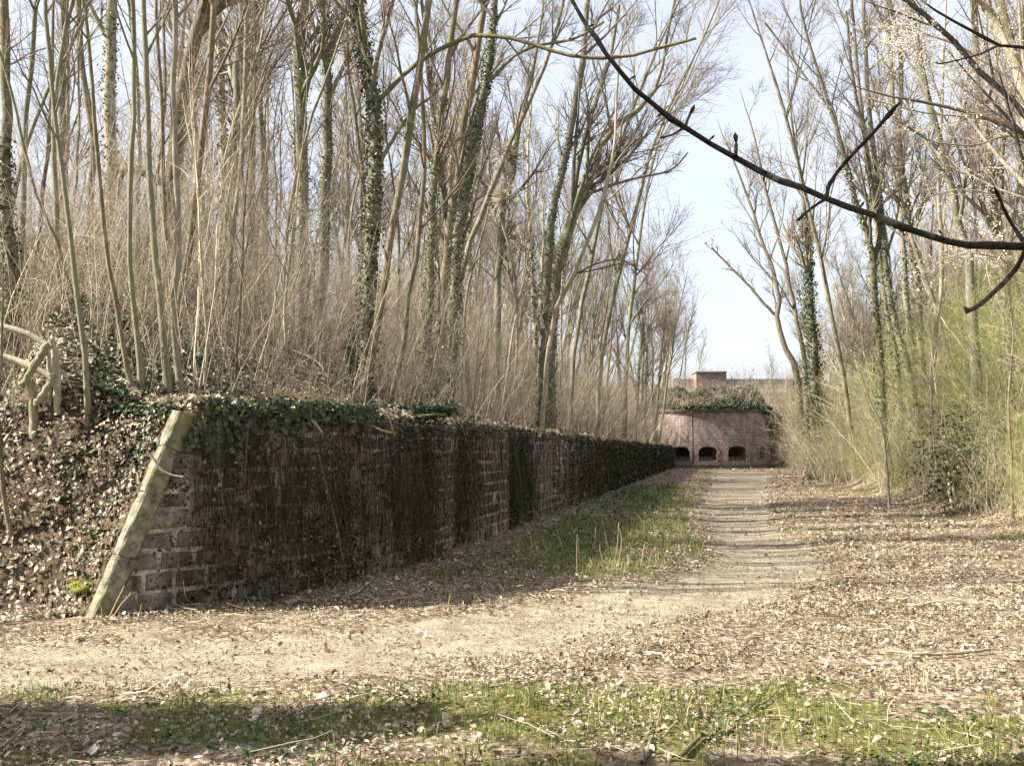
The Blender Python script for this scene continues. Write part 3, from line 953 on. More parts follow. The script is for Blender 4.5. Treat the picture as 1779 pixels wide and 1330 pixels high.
for c, w, zb, zs, zt in EMB:
    g = Geo(); us = np.linspace(c - w, c + w, 11)
    DEP = 1.5
    ring_o = []; ring_i = []; mid = np.array(cas_nrm(np.array(c)))
    prof = [(us[0], zb)] + [(u, zs + (zt - zs) * math.sqrt(max(0, 1 - ((u - c) / w) ** 2))) for u in us] + [(us[-1], zb)]
    for u, z in prof:
        x, y = cas_xy(u); nn = cas_nrm(np.array(u))
        x, y = x - nn[0] * 0.04 * z, y - nn[1] * 0.04 * z
        k = 0.72
        x2, y2 = cas_xy(c + (u - c) * k)
        ring_o.append((x, y, z)); ring_i.append((x2 - mid[0] * DEP, y2 - mid[1] * DEP, z + (0.18 if z == zb else -0.1)))
    n = len(prof)
    fv = [(z * 0.9 + u, z, 0) for u, z in prof]
    g.add(ring_o + ring_i, quads=[(i, (i + 1) % n, n + (i + 1) % n, n + i) for i in range(n)])
    rv = link('embrasure', g.mesh('embrasure', [M['casemate']], False, C0, {'face': np.array(fv + [(a[0], a[1], 0.5) for a in fv])}), cas)
    # stone surround standing proud of the face, one voussoir at a time
    for i in range(len(prof) - 1):
        g = Geo(); P8 = []
        for (u, z) in (prof[i], prof[i + 1]):
            x_, y_ = cas_xy(u); nn_ = cas_nrm(np.array(u))
            dz = z - (zs - 0.15); du = u - c; L_ = math.hypot(du, max(dz, 0)) or 1
            ou, oz = (du / L_ * 0.24, max(dz, 0) / L_ * 0.26)
            x2_, y2_ = cas_xy(u + ou)
            for (xx_, yy_, zz_, o_) in ((x_, y_, z, 0.05), (x2_, y2_, z + oz, 0.05), (x2_, y2_, z + oz, -0.1), (x_, y_, z, -0.1)):
                P8.append((xx_ + nn_[0] * (o_ - 0.04 * zz_), yy_ + nn_[1] * (o_ - 0.04 * zz_), zz_))
        P8 = np.array(P8); cen = P8.mean(0); P8 = cen + (P8 - cen) * np.array([0.96, 1, 0.97])
        g.add(P8, quads=[(0, 1, 5, 4), (1, 2, 6, 5), (3, 0, 4, 7), (0, 3, 2, 1), (4, 5, 6, 7)])
        link('arch_stone', g.mesh('arch_stone', [M['casemate']], False, C0, {'face': np.array([(q_[0] * 1.3, q_[2] * 1.3 + i, 0) for q_ in P8])}), rv)
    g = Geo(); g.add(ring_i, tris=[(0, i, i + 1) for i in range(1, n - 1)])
    # stepped sill inside
    x, y = cas_xy(c)
    tx = np.array([-mid[1], mid[0], 0]); tin = np.array([-mid[0], -mid[1], 0])
    link('dark_interior_plate', g.mesh('dark_interior_plate', [M['stone_and_dark_interior']], False, C0), rv)  # dark-coloured sheet standing in for the unlit room behind the opening
    if w > 0.5:
        for q_ in range(3):
            g = Geo()
            frame_box(g, (x, y, zb), tx, tin, (0, 0, 1), (-w * (0.9 - 0.06 * q_), 0.35 + 0.3 * q_, 0.0), (w * (0.9 - 0.06 * q_), 0.65 + 0.3 * q_, 0.13 + 0.15 * q_))
            link('sill_step', g.mesh('sill_step', [M['cornice']], False, C0), rv)
# cornice and plinth following the curve
def curved_band(name, out, z0, z1, m, uu=np.linspace(-HWc, HWc, 48), inn=0.25):
    g = Geo(); V = []
    for u in uu:
        x, y = cas_xy(u); n_ = cas_nrm(np.array(np.clip(u, -HWc + .05, HWc - .05)))
        for o_, z in ((out, z0), (out, z1), (-inn, z1), (-inn, z0)):
            V.append((x + n_[0] * o_, y + n_[1] * o_, z))
    k = len(uu)
    Q = []
    for i in range(k - 1):
        for a in range(4):
            b = (a + 1) % 4
            Q.append((i * 4 + a, (i + 1) * 4 + a, (i + 1) * 4 + b, i * 4 + b))
    g.add(V, quads=Q)
    return link(name, g.mesh(name, [m], False, C0), cas)
curved_band('cornice', 0.06, CAS_H - 0.02, CAS_H + 0.22, M['cornice'], inn=0.6)
curved_band('plinth', 0.35, -0.3, 0.30, M['cornice'])

# ------------------------------------------------------------------ shed and board fence on the rampart behind
FY = 113.0
def bx(u, Y=FY): return (u - CX) / F * Y
def bz(v, Y=FY): return 1.6 + (783 - v) / F * Y
shed = thing('shed', 'small flat-roofed weathered plank shed standing above the casemate', 'shed', (bx(1231), FY - 1.5, bz(674)))
S0 = np.array(shed.location)
x0, x1 = bx(1206), bx(1257)
g = Geo(); x = x0; zt = bz(648)
while x < x1:
    w = rng.uniform(0.13, 0.17)
    box_geo(g, (x, FY - 1.5 - rng.uniform(0, 0.02), bz(678)), (x + w - 0.015, FY - 1.45, zt - 0.02), rng.random()); x += w
o = link('boarding', g.mesh('boarding', [M['wood_grey']], False, S0), shed); o['kind'] = 'stuff'
g = Geo(); box_geo(g, (x0 + .02, FY - 1.44, bz(678)), (x1 - .02, FY + 1.0, zt - .03)); link('shed_body', g.mesh('shed_body', [M['wood_grey']], False, S0), shed)
g = Geo(); box_geo(g, (x0 - .1, FY - 1.65, zt - 0.02), (x1 + .1, FY + 1.2, zt + 0.1)); link('roof', g.mesh('roof', [M['wood_roof']], False, S0), shed)
fence = thing('board_fence', 'grey vertical board fence along the top of the rampart behind the casemate', 'fence', (bx(1300), FY, bz(672)))
F0 = np.array(fence.location)
g = Geo(); x = bx(1170); p = 0
while x < bx(1400):
    w = rng.uniform(0.11, 0.15)
    box_geo(g, (x, FY - rng.uniform(0, 0.015), bz(684)), (x + w - 0.02, FY + 0.03, bz(658) + rng.uniform(-0.05, 0.05)), rng.random()); x += w
o = link('boarding', g.mesh('boarding', [M['wood_grey']], False, F0), fence); o['kind'] = 'stuff'
for u in range(1175, 1400, 32):
    g = Geo(); box_geo(g, (bx(u), FY - 0.14, bz(684)), (bx(u) + 0.12, FY - 0.03, bz(655))); link('post', g.mesh('post', [M['wood_grey']], False, F0), fence)

# ------------------------------------------------------------------ trees
def hero_path(px, Y=None, seed=0, drift=1.0):
    """trunk polyline in space from photo points (u, v, width in px)"""
    r = np.random.default_rng(seed + 500)
    u0, v0, w0 = px[0]
    if Y is None:
        b = place(u0, v0)
        Y = b[1]
    P = []; R = []
    yy = Y
    dy = r.normal(0, 0.05 * drift)
    vprev = v0
    for u, v, w in px:
        yy += dy * abs(vprev - v) / F * Y + r.normal(0, 0.02) * drift; vprev = v
        p = depth_pt(u, v, yy)
        P.append(p); R.append(w * 0.5 * yy / F)
    # down to the land
    b = P[0]; h = float(land_z(b[0], b[1]))
    if b[2] > h + 0.05:
        d = unit(P[0] - P[1]); dz = min(d[2], -0.5)
        q = np.array([b[0] + d[0] / -d[2] * min(b[2] - h, 2) * 0.6 if d[2] < -0.3 else b[0], b[1], 0.0])
        q[2] = float(land_z(q[0], q[1])) - 0.08
        P.insert(0, q); R.insert(0, R[0] * 1.12)
    else:
        P[0] = np.array([b[0], b[1], h - 0.08])
    return np.array(P), np.array(R)

def extend_up(P, R, ext, tip=0.25):
    d = unit(P[-1] - P[-2]); p = P[-1]; r = R[-1]
    n = 4
    PP, RR = list(P), list(R)
    for i in range(n):
        d = unit(d + np.array([rng.normal(0, 0.06), rng.normal(0, 0.06), 0.08]))
        p = p + d * ext / n
        PP.append(p); RR.append(r * (1 - (1 - tip) * (i + 1) / n))
    return np.array(PP), np.array(RR)

def ivy_on(g, tp, tr, t0, t1, n, spread, size, tl=(0.0, 1.0), thin_top=0.6):
    P = len(tp)
    t = t0 + (t1 - t0) * rng.random(n) ** (1.0 + thin_top * 0.5)
    x = t * (P - 1); i = np.minimum(x.astype(int), P - 2); f = (x - i)[:, None]
    c = tp[i] * (1 - f) + tp[i + 1] * f
    r = tr[i] * (1 - f[:, 0]) + tr[i + 1] * f[:, 0]
    a = rng.uniform(0, 2 * math.pi, n)
    clump = 0.1 + 2.1 * vnoise(t * P * 1.7, a * 1.5, 77) ** 1.5
    out = np.stack([np.cos(a), np.sin(a), rng.normal(0, 0.3, n) + 0.1], -1)
    rad = r + spread * clump * rng.random(n) ** 1.4 * (1 - thin_top * (t - t0) / max(t1 - t0, 1e-6)) + 0.01
    pos = c + out * rad[:, None] * np.array([1, 1, 0.3])
    nr = unit(out + rng.normal(0, 0.5, (n, 3)))
    leaves(g, pos, nr, rng.uniform(0.7, 1.3, n) * size, tl[0] + (tl[1] - tl[0]) * rng.random(n) ** 1.3, wid=0.85)

def hero(label, px, bark, Y=None, ext=3.0, limbs=10, subs=6, twigs=5, t0=0.35, ivy=None, limb_len=0.2, name='bare_tree', cat='tree', drift=1.0, extra=None, group=None, twig_m='twig', ang=(0.45, 0.95)):
    P, R = hero_path(px, Y, hash(label) % 1000 if False else len(label) * 7 + int(px[0][0]), drift)
    if ext > 0: P, R = extend_up(P, R, ext)
    PR = catmull(np.hstack([P, R[:, None]]), 22)
    tp, tr = PR[:, :3], np.maximum(PR[:, 3], 0.004)
    tp = tp + rng.normal(0, 1, tp.shape) * (tr[:, None] * 0.18)
    tr = tr * rng.uniform(0.93, 1.07, len(tr)); tr[0] *= 1.25
    root = thing(name, label, cat, tuple(tp[0]), group)
    o0 = tp[0]
    dist = tp[:, 1].mean()
    subs += 1; twigs += 3
    g = Geo(); tubes(g, tp[None], tr[None], 9 if tr[0] > 0.05 else 6, rng.random())
    link('trunk', g.mesh('trunk', [M[bark]], True, o0), root)
    g = Geo()
    H = np.linalg.norm(np.diff(tp, axis=0), axis=1).sum()
    if limbs:
        crown_geo(g, tp, tr, H, limbs, subs, twigs, t0, max(0.0015, 0.00016 * dist), limb_len, ang)
        link('crown', g.mesh('crown', [M[bark], M[twig_m]], True, o0), root)
    if ivy:
        for (a, b, n, sp, mt) in ivy:
            g = Geo(); ivy_on(g, tp, tr, a, b, n, sp, max(0.055, 0.0021 * dist))
            link('ivy', g.mesh('ivy', [M[mt]], False, o0), root)
    for (epx, ew, eb) in (extra or []):
        # a named limb, photo points; starts on the trunk
        yb = np.interp(epx[0][1], [783 - 1, 783], [dist, dist])
        k = int(np.argmin([abs(783 - (q[2] - 1.6) / q[1] * F - epx[0][1]) for q in tp]))
        Yb = tp[k][1]; E = []; ER = []
        dY = rng.normal(0, 0.06)
        for q_, (u, v) in enumerate(epx):
            E.append(depth_pt(u, v, Yb + dY * q_)); ER.append((ew[0] + (ew[1] - ew[0]) * q_ / max(1, len(epx) - 1)) * 0.5 * Yb / F)
        E[0] = tp[k]
        PE = catmull(np.hstack([np.array(E), np.array(ER)[:, None]]), 18)
        g = Geo(); ep = PE[:, :3] + rng.normal(0, 1, (18, 3)) * PE[:, 3:4] * 0.15
        tubes(g, ep[None], np.maximum(PE[:, 3], 0.004)[None], 7, rng.random())
        HL = np.linalg.norm(np.diff(ep, axis=0), axis=1).sum()
        crown_geo(g, ep, PE[:, 3], HL, 8, 4, 4, 0.25, max(0.0016, 0.00019 * dist), 0.22, (0.5, 1.0), 1, 1)
        link('limb', g.mesh('limb', [M[eb], M['twig']], True, o0), root)
    return root, tp, tr

# --- stand of young stems at the near end of the wall and on the slope behind it
hero('thick brown trunk cut by the left edge of the photo, ivy round its foot', [(25, 560, 26), (18, 420, 22), (8, 300, 19), (10, 150, 17), (6, 0, 16)], 'bark_brown', 15.0, 5, 9, 5, 5, 0.4, [(0.0, 0.35, 1500, 0.18, 'ivy_leaf')])
hero('slim greenish stem, tall and slightly curved, left of the railing posts', [(154, 735, 12), (147, 640, 11), (142, 575, 10), (118, 372, 9), (98, 220, 8), (86, 90, 8), (78, 0, 7)], 'bark_green', None, 4, 10, 5, 4, 0.35)
hero('dark crooked young stem leaning left, rising beside the ivied wall end', [(243, 694, 11), (223, 650, 10), (203, 531, 9), (186, 440, 8), (169, 270, 8), (159, 135, 7), (145, 0, 6)], 'bark_brown', None, 4, 9, 5, 4, 0.35)
hero('straight green-barked pole with a slight bow at the wall end', [(249, 687, 12), (233, 548, 10), (225, 440, 9), (228, 288, 9), (233, 186, 8), (230, 0, 8)], 'bark_green', None, 4, 9, 5, 4, 0.4)
hero('stout greenish sapling pole rising from the leaves over the wall end', [(292, 690, 14), (281, 531, 12), (271, 440, 11), (260, 305, 11), (255, 135, 10), (250, 0, 9)], 'bark_green', None, 4, 9, 5, 4, 0.4)
hero('palest of the young poles above the wall end, fork near the top', [(318, 692, 15), (308, 633, 12), (301, 531, 11), (310, 440, 11), (306, 288, 11), (301, 170, 10), (305, 0, 10)], 'bark_pale', None, 4, 10, 5, 4, 0.4)
hero('thin dark stem squeezed between two pale poles above the wall end', [(300, 670, 9), (290, 480, 8), (284, 305, 7), (281, 170, 7), (271, 0, 6)], 'bark_brown', 13.5, 4, 7, 5, 4, 0.45)
hero('thin grey stem bending left behind the log railing', [(175, 700, 8), (150, 560, 7), (112, 470, 6), (104, 430, 6), (60, 330, 6), (20, 160, 5), (-10, 60, 5)], 'bark_grey', 14.0, 3, 7, 5, 4, 0.4)
hero('pale smooth trunk with ivy behind the young poles', [(176, 520, 20), (191, 365, 20), (193, 271, 20), (190, 135, 20), (195, 0, 19)], 'bark_pale', 20.0, 6, 10, 6, 5, 0.35, [(0.05, 0.45, 900, 0.12, 'ivy_light')])
hero('broad brown trunk leaning right behind the young poles', [(286, 600, 27), (288, 480, 26), (294, 338, 25), (315, 169, 25), (352, 20, 24)], 'bark_brown', 17.5, 6, 11, 6, 5, 0.3, None, 0.22, extra=[([(294, 340), (222, 294), (203, 349)], (12, 8), 'bark_brown')])
hero('slender brown stem standing between the pale trunk and the left edge', [(140, 560, 12), (155, 400, 12), (160, 240, 12), (140, 100, 11), (135, 0, 11)], 'bark_brown', 22.0, 5, 9, 6, 5, 0.35)
hero('dusky grey trunk with flaky bark left of the broad leaning one', [(112, 520, 15), (108, 380, 14), (108, 150, 13), (110, 0, 12)], 'bark_grey', 23.0, 5, 9, 6, 5, 0.35)
hero('straight grey-brown trunk midway between leaning trunk and twin ivied stems', [(404, 480, 18), (406, 372, 17), (409, 237, 16), (415, 100, 16), (420, 0, 16)], 'bark_grey', 26.0, 6, 12, 6, 5, 0.35)
hero('thin lit stem close beside the straight grey-brown trunk', [(446, 480, 10), (436, 271, 9), (430, 118, 9), (430, 0, 8)], 'bark_pale', 28.0, 5, 9, 6, 4, 0.35)
hero('tall straight trunk with ivy along its right-hand side', [(527, 520, 22), (525, 440, 21), (525, 305, 20), (521, 152, 20), (523, 0, 19)], 'bark_grey', 24.0, 6, 12, 6, 5, 0.35, [(0.1, 0.6, 1300, 0.14, 'ivy_light')])
hero('forked grey trunk with a patch of ivy below its fork', [(560, 480, 19), (566, 370, 18), (568, 237, 18), (568, 101, 17), (562, 0, 14)], 'bark_grey', 26.0, 6, 12, 6, 5, 0.35, [(0.15, 0.62, 1200, 0.22, 'ivy_leaf')], extra=[([(568, 110), (580, 70), (589, 51), (606, 0)], (14, 9), 'bark_grey')])
hero('thick ivy-wrapped trunk above the middle of the near wall, long mossy limb to the right', [(628, 706, 27), (636, 565, 25), (644, 440, 25), (651, 305, 24), (647, 152, 23), (634, 85, 21), (622, 0, 19)], 'bark_grey', None, 5, 11, 6, 5, 0.4,
     [(0.0, 0.75, 2900, 0.11, 'ivy_leaf'), (0.1, 0.8, 1500, 0.13, 'ivy_light')], extra=[([(650, 164), (718, 115), (796, 71), (837, 61), (905, 71), (989, 96), (1074, 100), (1155, 81), (1210, 66)], (9, 5), 'bark_moss'), ([(648, 300), (690, 230), (720, 190), (760, 160)], (8, 4), 'bark_grey')])
hero('sunlit brown trunk crossing in front of the ivy-wrapped trunk, leaning right', [(626, 708, 15), (654, 575, 14), (678, 423, 13), (698, 305, 13), (712, 210, 13), (729, 118, 13), (745, 0, 12)], 'bark_brown', None, 5, 11, 6, 5, 0.35)
hero('leaning trunk with yellow-green ivy on its lower half', [(746, 560, 14), (749, 440, 13), (756, 305, 13), (762, 220, 12), (776, 135, 12), (790, 17, 11)], 'bark_brown', 22.0, 5, 11, 6, 5, 0.35, [(0.0, 0.5, 2000, 0.2, 'ivy_light')])
hero('dark ivy-covered trunk rising from the wall top, bare and pale near its crown', [(774, 716, 20), (783, 633, 19), (790, 498, 19), (800, 389, 19), (817, 288, 18), (840, 170, 16), (850, 101, 15), (860, 0, 13)], 'bark_grey', None, 5, 11, 6, 5, 0.4,
     [(0.0, 0.66, 2900, 0.11, 'ivy_leaf'), (0.05, 0.6, 1300, 0.12, 'ivy_light')], extra=[([(845, 150), (880, 110), (915, 85), (960, 75), (1000, 66), (1050, 38)], (7, 4), 'bark_grey')])
hero('bare brown trunk close behind the dark ivy-covered one', [(772, 480, 15), (783, 389, 14), (796, 305, 14), (806, 220, 14), (824, 118, 13), (844, 0, 12)], 'bark_brown', 27.0, 5, 12, 6, 5, 0.35)
r17, tp17, tr17 = hero('slender leaning tree carrying a ragged twig bundle halfway up', [(800, 480, 10), (837, 372, 10), (866, 300, 9), (888, 240, 9), (915, 190, 8), (955, 91, 7), (975, 20, 6)], 'bark_grey', 25.0, 4, 10, 6, 5, 0.45)
hero('short-boled grey tree with twin stems beyond the twig bundle', [(865, 520, 13), (867, 440, 13), (872, 372, 12), (890, 305, 11), (900, 230, 8), (925, 130, 6)], 'bark_grey', 33.0, 4, 12, 6, 5, 0.3, extra=[([(868, 400), (878, 330), (872, 280), (860, 200)], (9, 5), 'bark_grey')])
hero('tall slim tree with knots, ivy on its base, left of the big fork', [(944, 560, 17), (950, 464, 15), (962, 355, 14), (976, 298, 13), (993, 220, 13), (1009, 129, 12), (1021, 0, 10)], 'bark_grey', 30.0, 5, 13, 6, 5, 0.35, [(0.0, 0.5, 1500, 0.14, 'ivy_leaf')])
hero('big forked grey tree spreading right over the wall', [(960, 545, 24), (972, 450, 21), (996, 372, 18), (1026, 311, 15), (1047, 250, 13), (1070, 217, 12), (1121, 179, 10), (1145, 135, 7), (1160, 60, 5)], 'bark_grey', 31.0, 4, 14, 7, 5, 0.35, [(0.0, 0.35, 900, 0.12, 'ivy_leaf')], 0.22,
     extra=[([(996, 380), (1003, 298), (1020, 220), (1040, 162), (1062, 90), (1075, 10)], (11, 6), 'bark_grey'), ([(1026, 330), (1075, 318), (1100, 311), (1165, 295), (1195, 265)], (6, 3), 'bark_grey'), ([(1010, 360), (1060, 290), (1090, 255), (1125, 190)], (6, 3), 'bark_grey')])
hero('pale slender leaning stem in front of the big forked tree', [(958, 580, 8), (972, 521, 8), (999, 474, 8), (1013, 437, 7), (1040, 372, 7), (1060, 294, 6), (1069, 230, 5), (1072, 150, 4)], 'bark_pale', 27.0, 2, 9, 5, 4, 0.45, extra=[([(999, 474), (1040, 457), (1080, 452), (1125, 478)], (4, 2), 'bark_brown'), ([(1005, 476), (1060, 462), (1088, 456), (1110, 470)], (3, 2), 'bark_brown')])

hero('thin tree arching right into the sky gap behind the big forked tree', [(1000, 590, 8), (1022, 480, 8), (1052, 330, 7), (1095, 200, 6), (1140, 90, 5), (1180, 0, 4)], 'bark_grey', 37.0, 4, 15, 7, 5, 0.3, None, 0.24)
hero('slender grey tree beyond the big forked tree, crown reaching over the sky gap', [(1046, 610, 8), (1070, 500, 8), (1098, 390, 7), (1130, 270, 6), (1175, 160, 5), (1225, 60, 4), (1250, 0, 3)], 'bark_grey', 46.0, 4, 16, 7, 5, 0.3, None, 0.24)
hero('upright thin tree with many ascending shoots at the edge of the sky gap', [(1088, 630, 7), (1096, 540, 7), (1108, 440, 6), (1124, 330, 5), (1150, 230, 4), (1185, 150, 3)], 'bark_grey', 56.0, 3, 16, 7, 5, 0.25, None, 0.26)

# --- right-hand bank
hero('dark forked tree leaning left over the far end of the path', [(1384, 655, 11), (1362, 599, 10), (1348, 555, 9), (1355, 528, 8), (1341, 464, 7), (1328, 430, 6), (1305, 360, 5), (1290, 320, 4)], 'bark_brown', 70.0, 5, 12, 6, 5, 0.35, extra=[([(1348, 557), (1328, 528), (1300, 495), (1270, 465), (1236, 430)], (6, 3), 'bark_brown')])
hero('slim tree between the dark forked tree and the ivy tower', [(1398, 640, 8), (1382, 548, 7), (1368, 474, 7), (1358, 430, 6), (1335, 350, 5), (1320, 280, 4)], 'bark_brown', 62.0, 5, 11, 6, 5, 0.35)
hero('tree clothed in a thick tower of green ivy beside the path end', [(1416, 660, 16), (1410, 560, 15), (1404, 470, 12), (1400, 400, 9), (1394, 330, 7), (1380, 240, 5), (1370, 160, 4)], 'bark_grey', 58.0, 4, 13, 6, 5, 0.4, [(0.0, 0.58, 4200, 0.62, 'ivy_leaf'), (0.0, 0.5, 1200, 0.66, 'ivy_light')])
hero('forked sunlit trunk with a band of yellow-green ivy on its left side', [(1538, 772, 15), (1533, 711, 14), (1528, 600, 13), (1519, 515, 13), (1517, 447, 12), (1500, 390, 10), (1484, 338, 10), (1460, 244, 8), (1440, 180, 6), (1410, 90, 5), (1390, 10, 4)], 'bark_brown', 38.0, 4, 14, 6, 5, 0.4, [(0.1, 0.55, 1500, 0.26, 'ivy_light')], 0.2,
     extra=[([(1517, 447), (1530, 400), (1522, 330), (1500, 230), (1480, 120), (1470, 20)], (9, 4), 'bark_brown'), ([(1500, 400), (1470, 300), (1445, 200), (1396, 129), (1330, 40)], (6, 3), 'bark_brown')])
hero('slender tree leaning left into the sky gap right of the ivy tower', [(1475, 720, 9), (1440, 520, 8), (1405, 360, 7), (1370, 220, 6), (1330, 90, 4), (1300, 0, 3)], 'bark_grey', 48.0, 3, 16, 7, 5, 0.3, None, 0.24)
hero('brown trunk just right of the forked sunlit one', [(1560, 660, 12), (1552, 600, 11), (1538, 531, 10), (1530, 440, 10), (1515, 330, 9), (1500, 230, 8), (1490, 120, 6), (1480, 0, 5)], 'bark_brown', 40.0, 4, 13, 6, 5, 0.4, [(0.0, 0.3, 800, 0.2, 'ivy_leaf')])
hero('leaning trunk with dark ivy, third in the right-hand group', [(1584, 665, 13), (1561, 592, 12), (1540, 490, 11), (1532, 400, 10), (1520, 280, 9), (1505, 140, 8), (1500, 0, 6)], 'bark_grey', 37.0, 4, 13, 6, 5, 0.35, [(0.0, 0.45, 1300, 0.18, 'ivy_leaf')])
hero('straight grey trunk with thin ivy among the right-hand group', [(1590, 680, 12), (1585, 620, 11), (1575, 531, 11), (1568, 430, 10), (1560, 300, 9), (1550, 150, 8), (1540, 0, 7)], 'bark_grey', 42.0, 5, 13, 6, 5, 0.35, [(0.0, 0.35, 900, 0.16, 'ivy_light')])
hero('dark trunk with a bend at mid height in the right-hand group', [(1600, 690, 13), (1599, 575, 12), (1595, 498, 12), (1582, 430, 11), (1575, 340, 10), (1560, 240, 9), (1565, 110, 8), (1545, 0, 7)], 'bark_brown', 40.0, 5, 13, 6, 5, 0.35, [(0.05, 0.5, 1200, 0.14, 'ivy_leaf')])
hero('pale slim trunk kinked low down above the green bushes', [(1618, 730, 9), (1619, 667, 9), (1626, 582, 8), (1634, 515, 8), (1636, 430, 8), (1630, 330, 7), (1635, 200, 6), (1640, 60, 5)], 'bark_pale', 33.0, 4, 11, 6, 5, 0.4)
hero('grey trunk leaning left behind the blossom, upper right', [(1690, 560, 17), (1680, 450, 16), (1663, 372, 15), (1646, 305, 14), (1629, 237, 13), (1600, 120, 11), (1580, 0, 9)], 'bark_grey', 30.0, 5, 13, 6, 5, 0.3)
hero('brown trunk near the right edge behind the green bushes', [(1752, 600, 18), (1740, 440, 17), (1722, 300, 15), (1700, 160, 13), (1690, 0, 11)], 'bark_brown', 27.0, 6, 13, 6, 5, 0.3, [(0.0, 0.3, 700, 0.15, 'ivy_light')])
hero('pale brown trunk crossing the upper right corner steeply', [(1800, 330, 20), (1779, 169, 19), (1754, 81, 18), (1704, 0, 16)], 'bark_pale', 17.0, 5, 12, 6, 5, 0.3)
hero('mossy trunk at the right edge, second from the corner', [(1830, 420, 20), (1800, 250, 18), (1773, 150, 16), (1737, 0, 14)], 'bark_moss', 19.0, 5, 12, 6, 5, 0.3)
hero('dark slanting limbed tree from the upper right edge', [(1850, 420, 18), (1810, 260, 13), (1779, 190, 11), (1720, 145, 10), (1680, 98, 10), (1629, 44, 9), (1572, 0, 8)], 'bark_dark', 14.0, 3, 10, 5, 5, 0.35, twig_m='twig')

# saplings
sap = [
    ('pale thin sapling forking at the bush edge near the path end', [(1406, 826, 5), (1404, 740, 5), (1409, 640, 4), (1402, 585, 3), (1396, 540, 2)], 'bark_pale'),
    ('thin pale sapling leaning left before the green bushes', [(1545, 882, 6), (1541, 820, 5), (1534, 751, 5), (1524, 722, 4), (1514, 705, 3), (1500, 660, 2)], 'bark_pale'),
    ('pale straight sapling beside the evergreen bush at right', [(1654, 884, 7), (1648, 820, 6), (1640, 770, 5), (1632, 718, 4), (1622, 640, 3)], 'bark_pale'),
    ('dim slim sapling just left of the pale one by the evergreen bush', [(1631, 872, 5), (1625, 800, 4), (1620, 740, 4), (1616, 660, 3)], 'bark_pale'),
    ('dark sapling at the far right in front of the brambles', [(1760, 905, 6), (1757, 800, 5), (1752, 700, 4), (1760, 600, 3)], 'bark_brown'),
    ('short dark sapling at the left edge on the leafy slope', [(20, 938, 11), (8, 860, 9), (2, 800, 8), (-4, 700, 7)], 'bark_brown'),
    ('pale curved sapling above the straw heap on the wall top', [(352, 684, 5), (360, 600, 5), (352, 500, 4), (345, 380, 3), (340, 250, 3)], 'bark_pale'),
    ('dark straight sapling above the wall, right of the straw heap', [(408, 690, 6), (412, 600, 5), (420, 480, 5), (425, 350, 4), (440, 200, 3)], 'bark_brown'),
    ('pale forked sapling halfway between poles and ivied trunk', [(500, 690, 7), (497, 600, 6), (495, 520, 6), (508, 420, 5), (520, 300, 3)], 'bark_pale'),
    ('pale sapling leaning right from the wall top beyond the log', [(870, 728, 5), (883, 640, 5), (890, 580, 4), (912, 480, 3)], 'bark_pale'),
    ('short stump-like ivied stem above the wall, left of the thick trunk', [(606, 700, 12), (609, 640, 11), (612, 575, 9)], 'bark_brown'),
]
for k, (lab, px, bk) in enumerate(sap):
    iv = [(0.0, 1.0, 900, 0.08, 'ivy_leaf')] if 'stump' in lab else None
    hero(lab, px, bk, None, 0.0 if iv else 1.5, 0 if iv else 8, 4, 3, 0.3, iv, 0.3, name='sapling', cat='sapling', drift=0.6)

# ragged twig bundles in the slender leaning tree
for (u, v, w, h) in ((885, 270, 36, 30), (878, 345, 22, 42)):
    g = Geo(); n = 240
    c = depth_pt(u, v, 25.0)
    p, r = grow(np.repeat(c[None], n, 0) + rng.normal(0, 0.03, (n, 3)), rng.normal(0, 1, (n, 3)) * np.array([w, w, h]), rng.uniform(0.25, 0.75, n), np.full(n, 0.007), 5, 0.35, 0.0, 0.6)
    tubes(g, p, r, 3, rng.random(n))
    o = link('twig_bundle', g.mesh('twig_bundle', [M['cane']], True, np.array(r17.location)), r17); o['kind'] = 'stuff'

# --- the wood behind: shared trees
def wood_variant(seed, H, lean):
    P = np.array([[0, 0, -0.3], [lean * 0.1 * H * 0.3, rng.normal(0, 0.1), 0.3 * H], [lean * 0.1 * H * 0.7 + rng.normal(0, .15), rng.normal(0, .2), 0.65 * H], [lean * 0.1 * H + rng.normal(0, .3), rng.normal(0, .3), H]])
    R = np.array([0.125, 0.098, 0.06, 0.012])
    PR = catmull(np.hstack([P, R[:, None]]), 16)
    tp, tr = PR[:, :3], PR[:, 3]
    tp = tp + rng.normal(0, 0.03, tp.shape)
    bk = ['bark_grey', 'bark_brown', 'bark_grey', 'bark_pale'][seed % 4]
    g = Geo(); tubes(g, tp[None], tr[None], 7, rng.random())
    t = g.mesh('trunk', [M[bk]])
    g = Geo(); crown_geo(g, tp, tr, H, 18, 8, 9, 0.25 if seed % 2 else 0.4, 0.0042, 0.27, (0.35, 0.9), 0, 1, 0.35)
    c = g.mesh('crown', [M[bk], M['twig']])
    gi = None
    if seed in (3, 6):
        g = Geo(); ivy_on(g, tp, tr, 0.0, 0.5, 600, 0.16, 0.11)
        gi = g.mesh('ivy', [M['ivy_leaf' if seed % 2 else 'ivy_light']], False)
    return t, c, gi
VAR = [wood_variant(k, 15.0, [-1.5, 1.0, 2.0, 0.2, -0.6, 1.6, 0.6, 2.4, -2.2, 0.0][k]) for k in range(10)]
def wood_tree(x, y, h, k, label, group):
    z = float(land_z(x, y))
    root = thing('wood_tree', label, 'tree', (x, y, z), group)
    s = h / 15.0
    root.scale = (s, s, s)
    root.rotation_euler = (0, 0, rng.uniform(-0.9, 0.9) + (math.pi if rng.random() < 0.2 else 0))
    t, c, gi = VAR[k]
    link('trunk', t, root); link('crown', c, root)
    if gi: link('ivy', gi, root)
cnt = 0
tries = 0
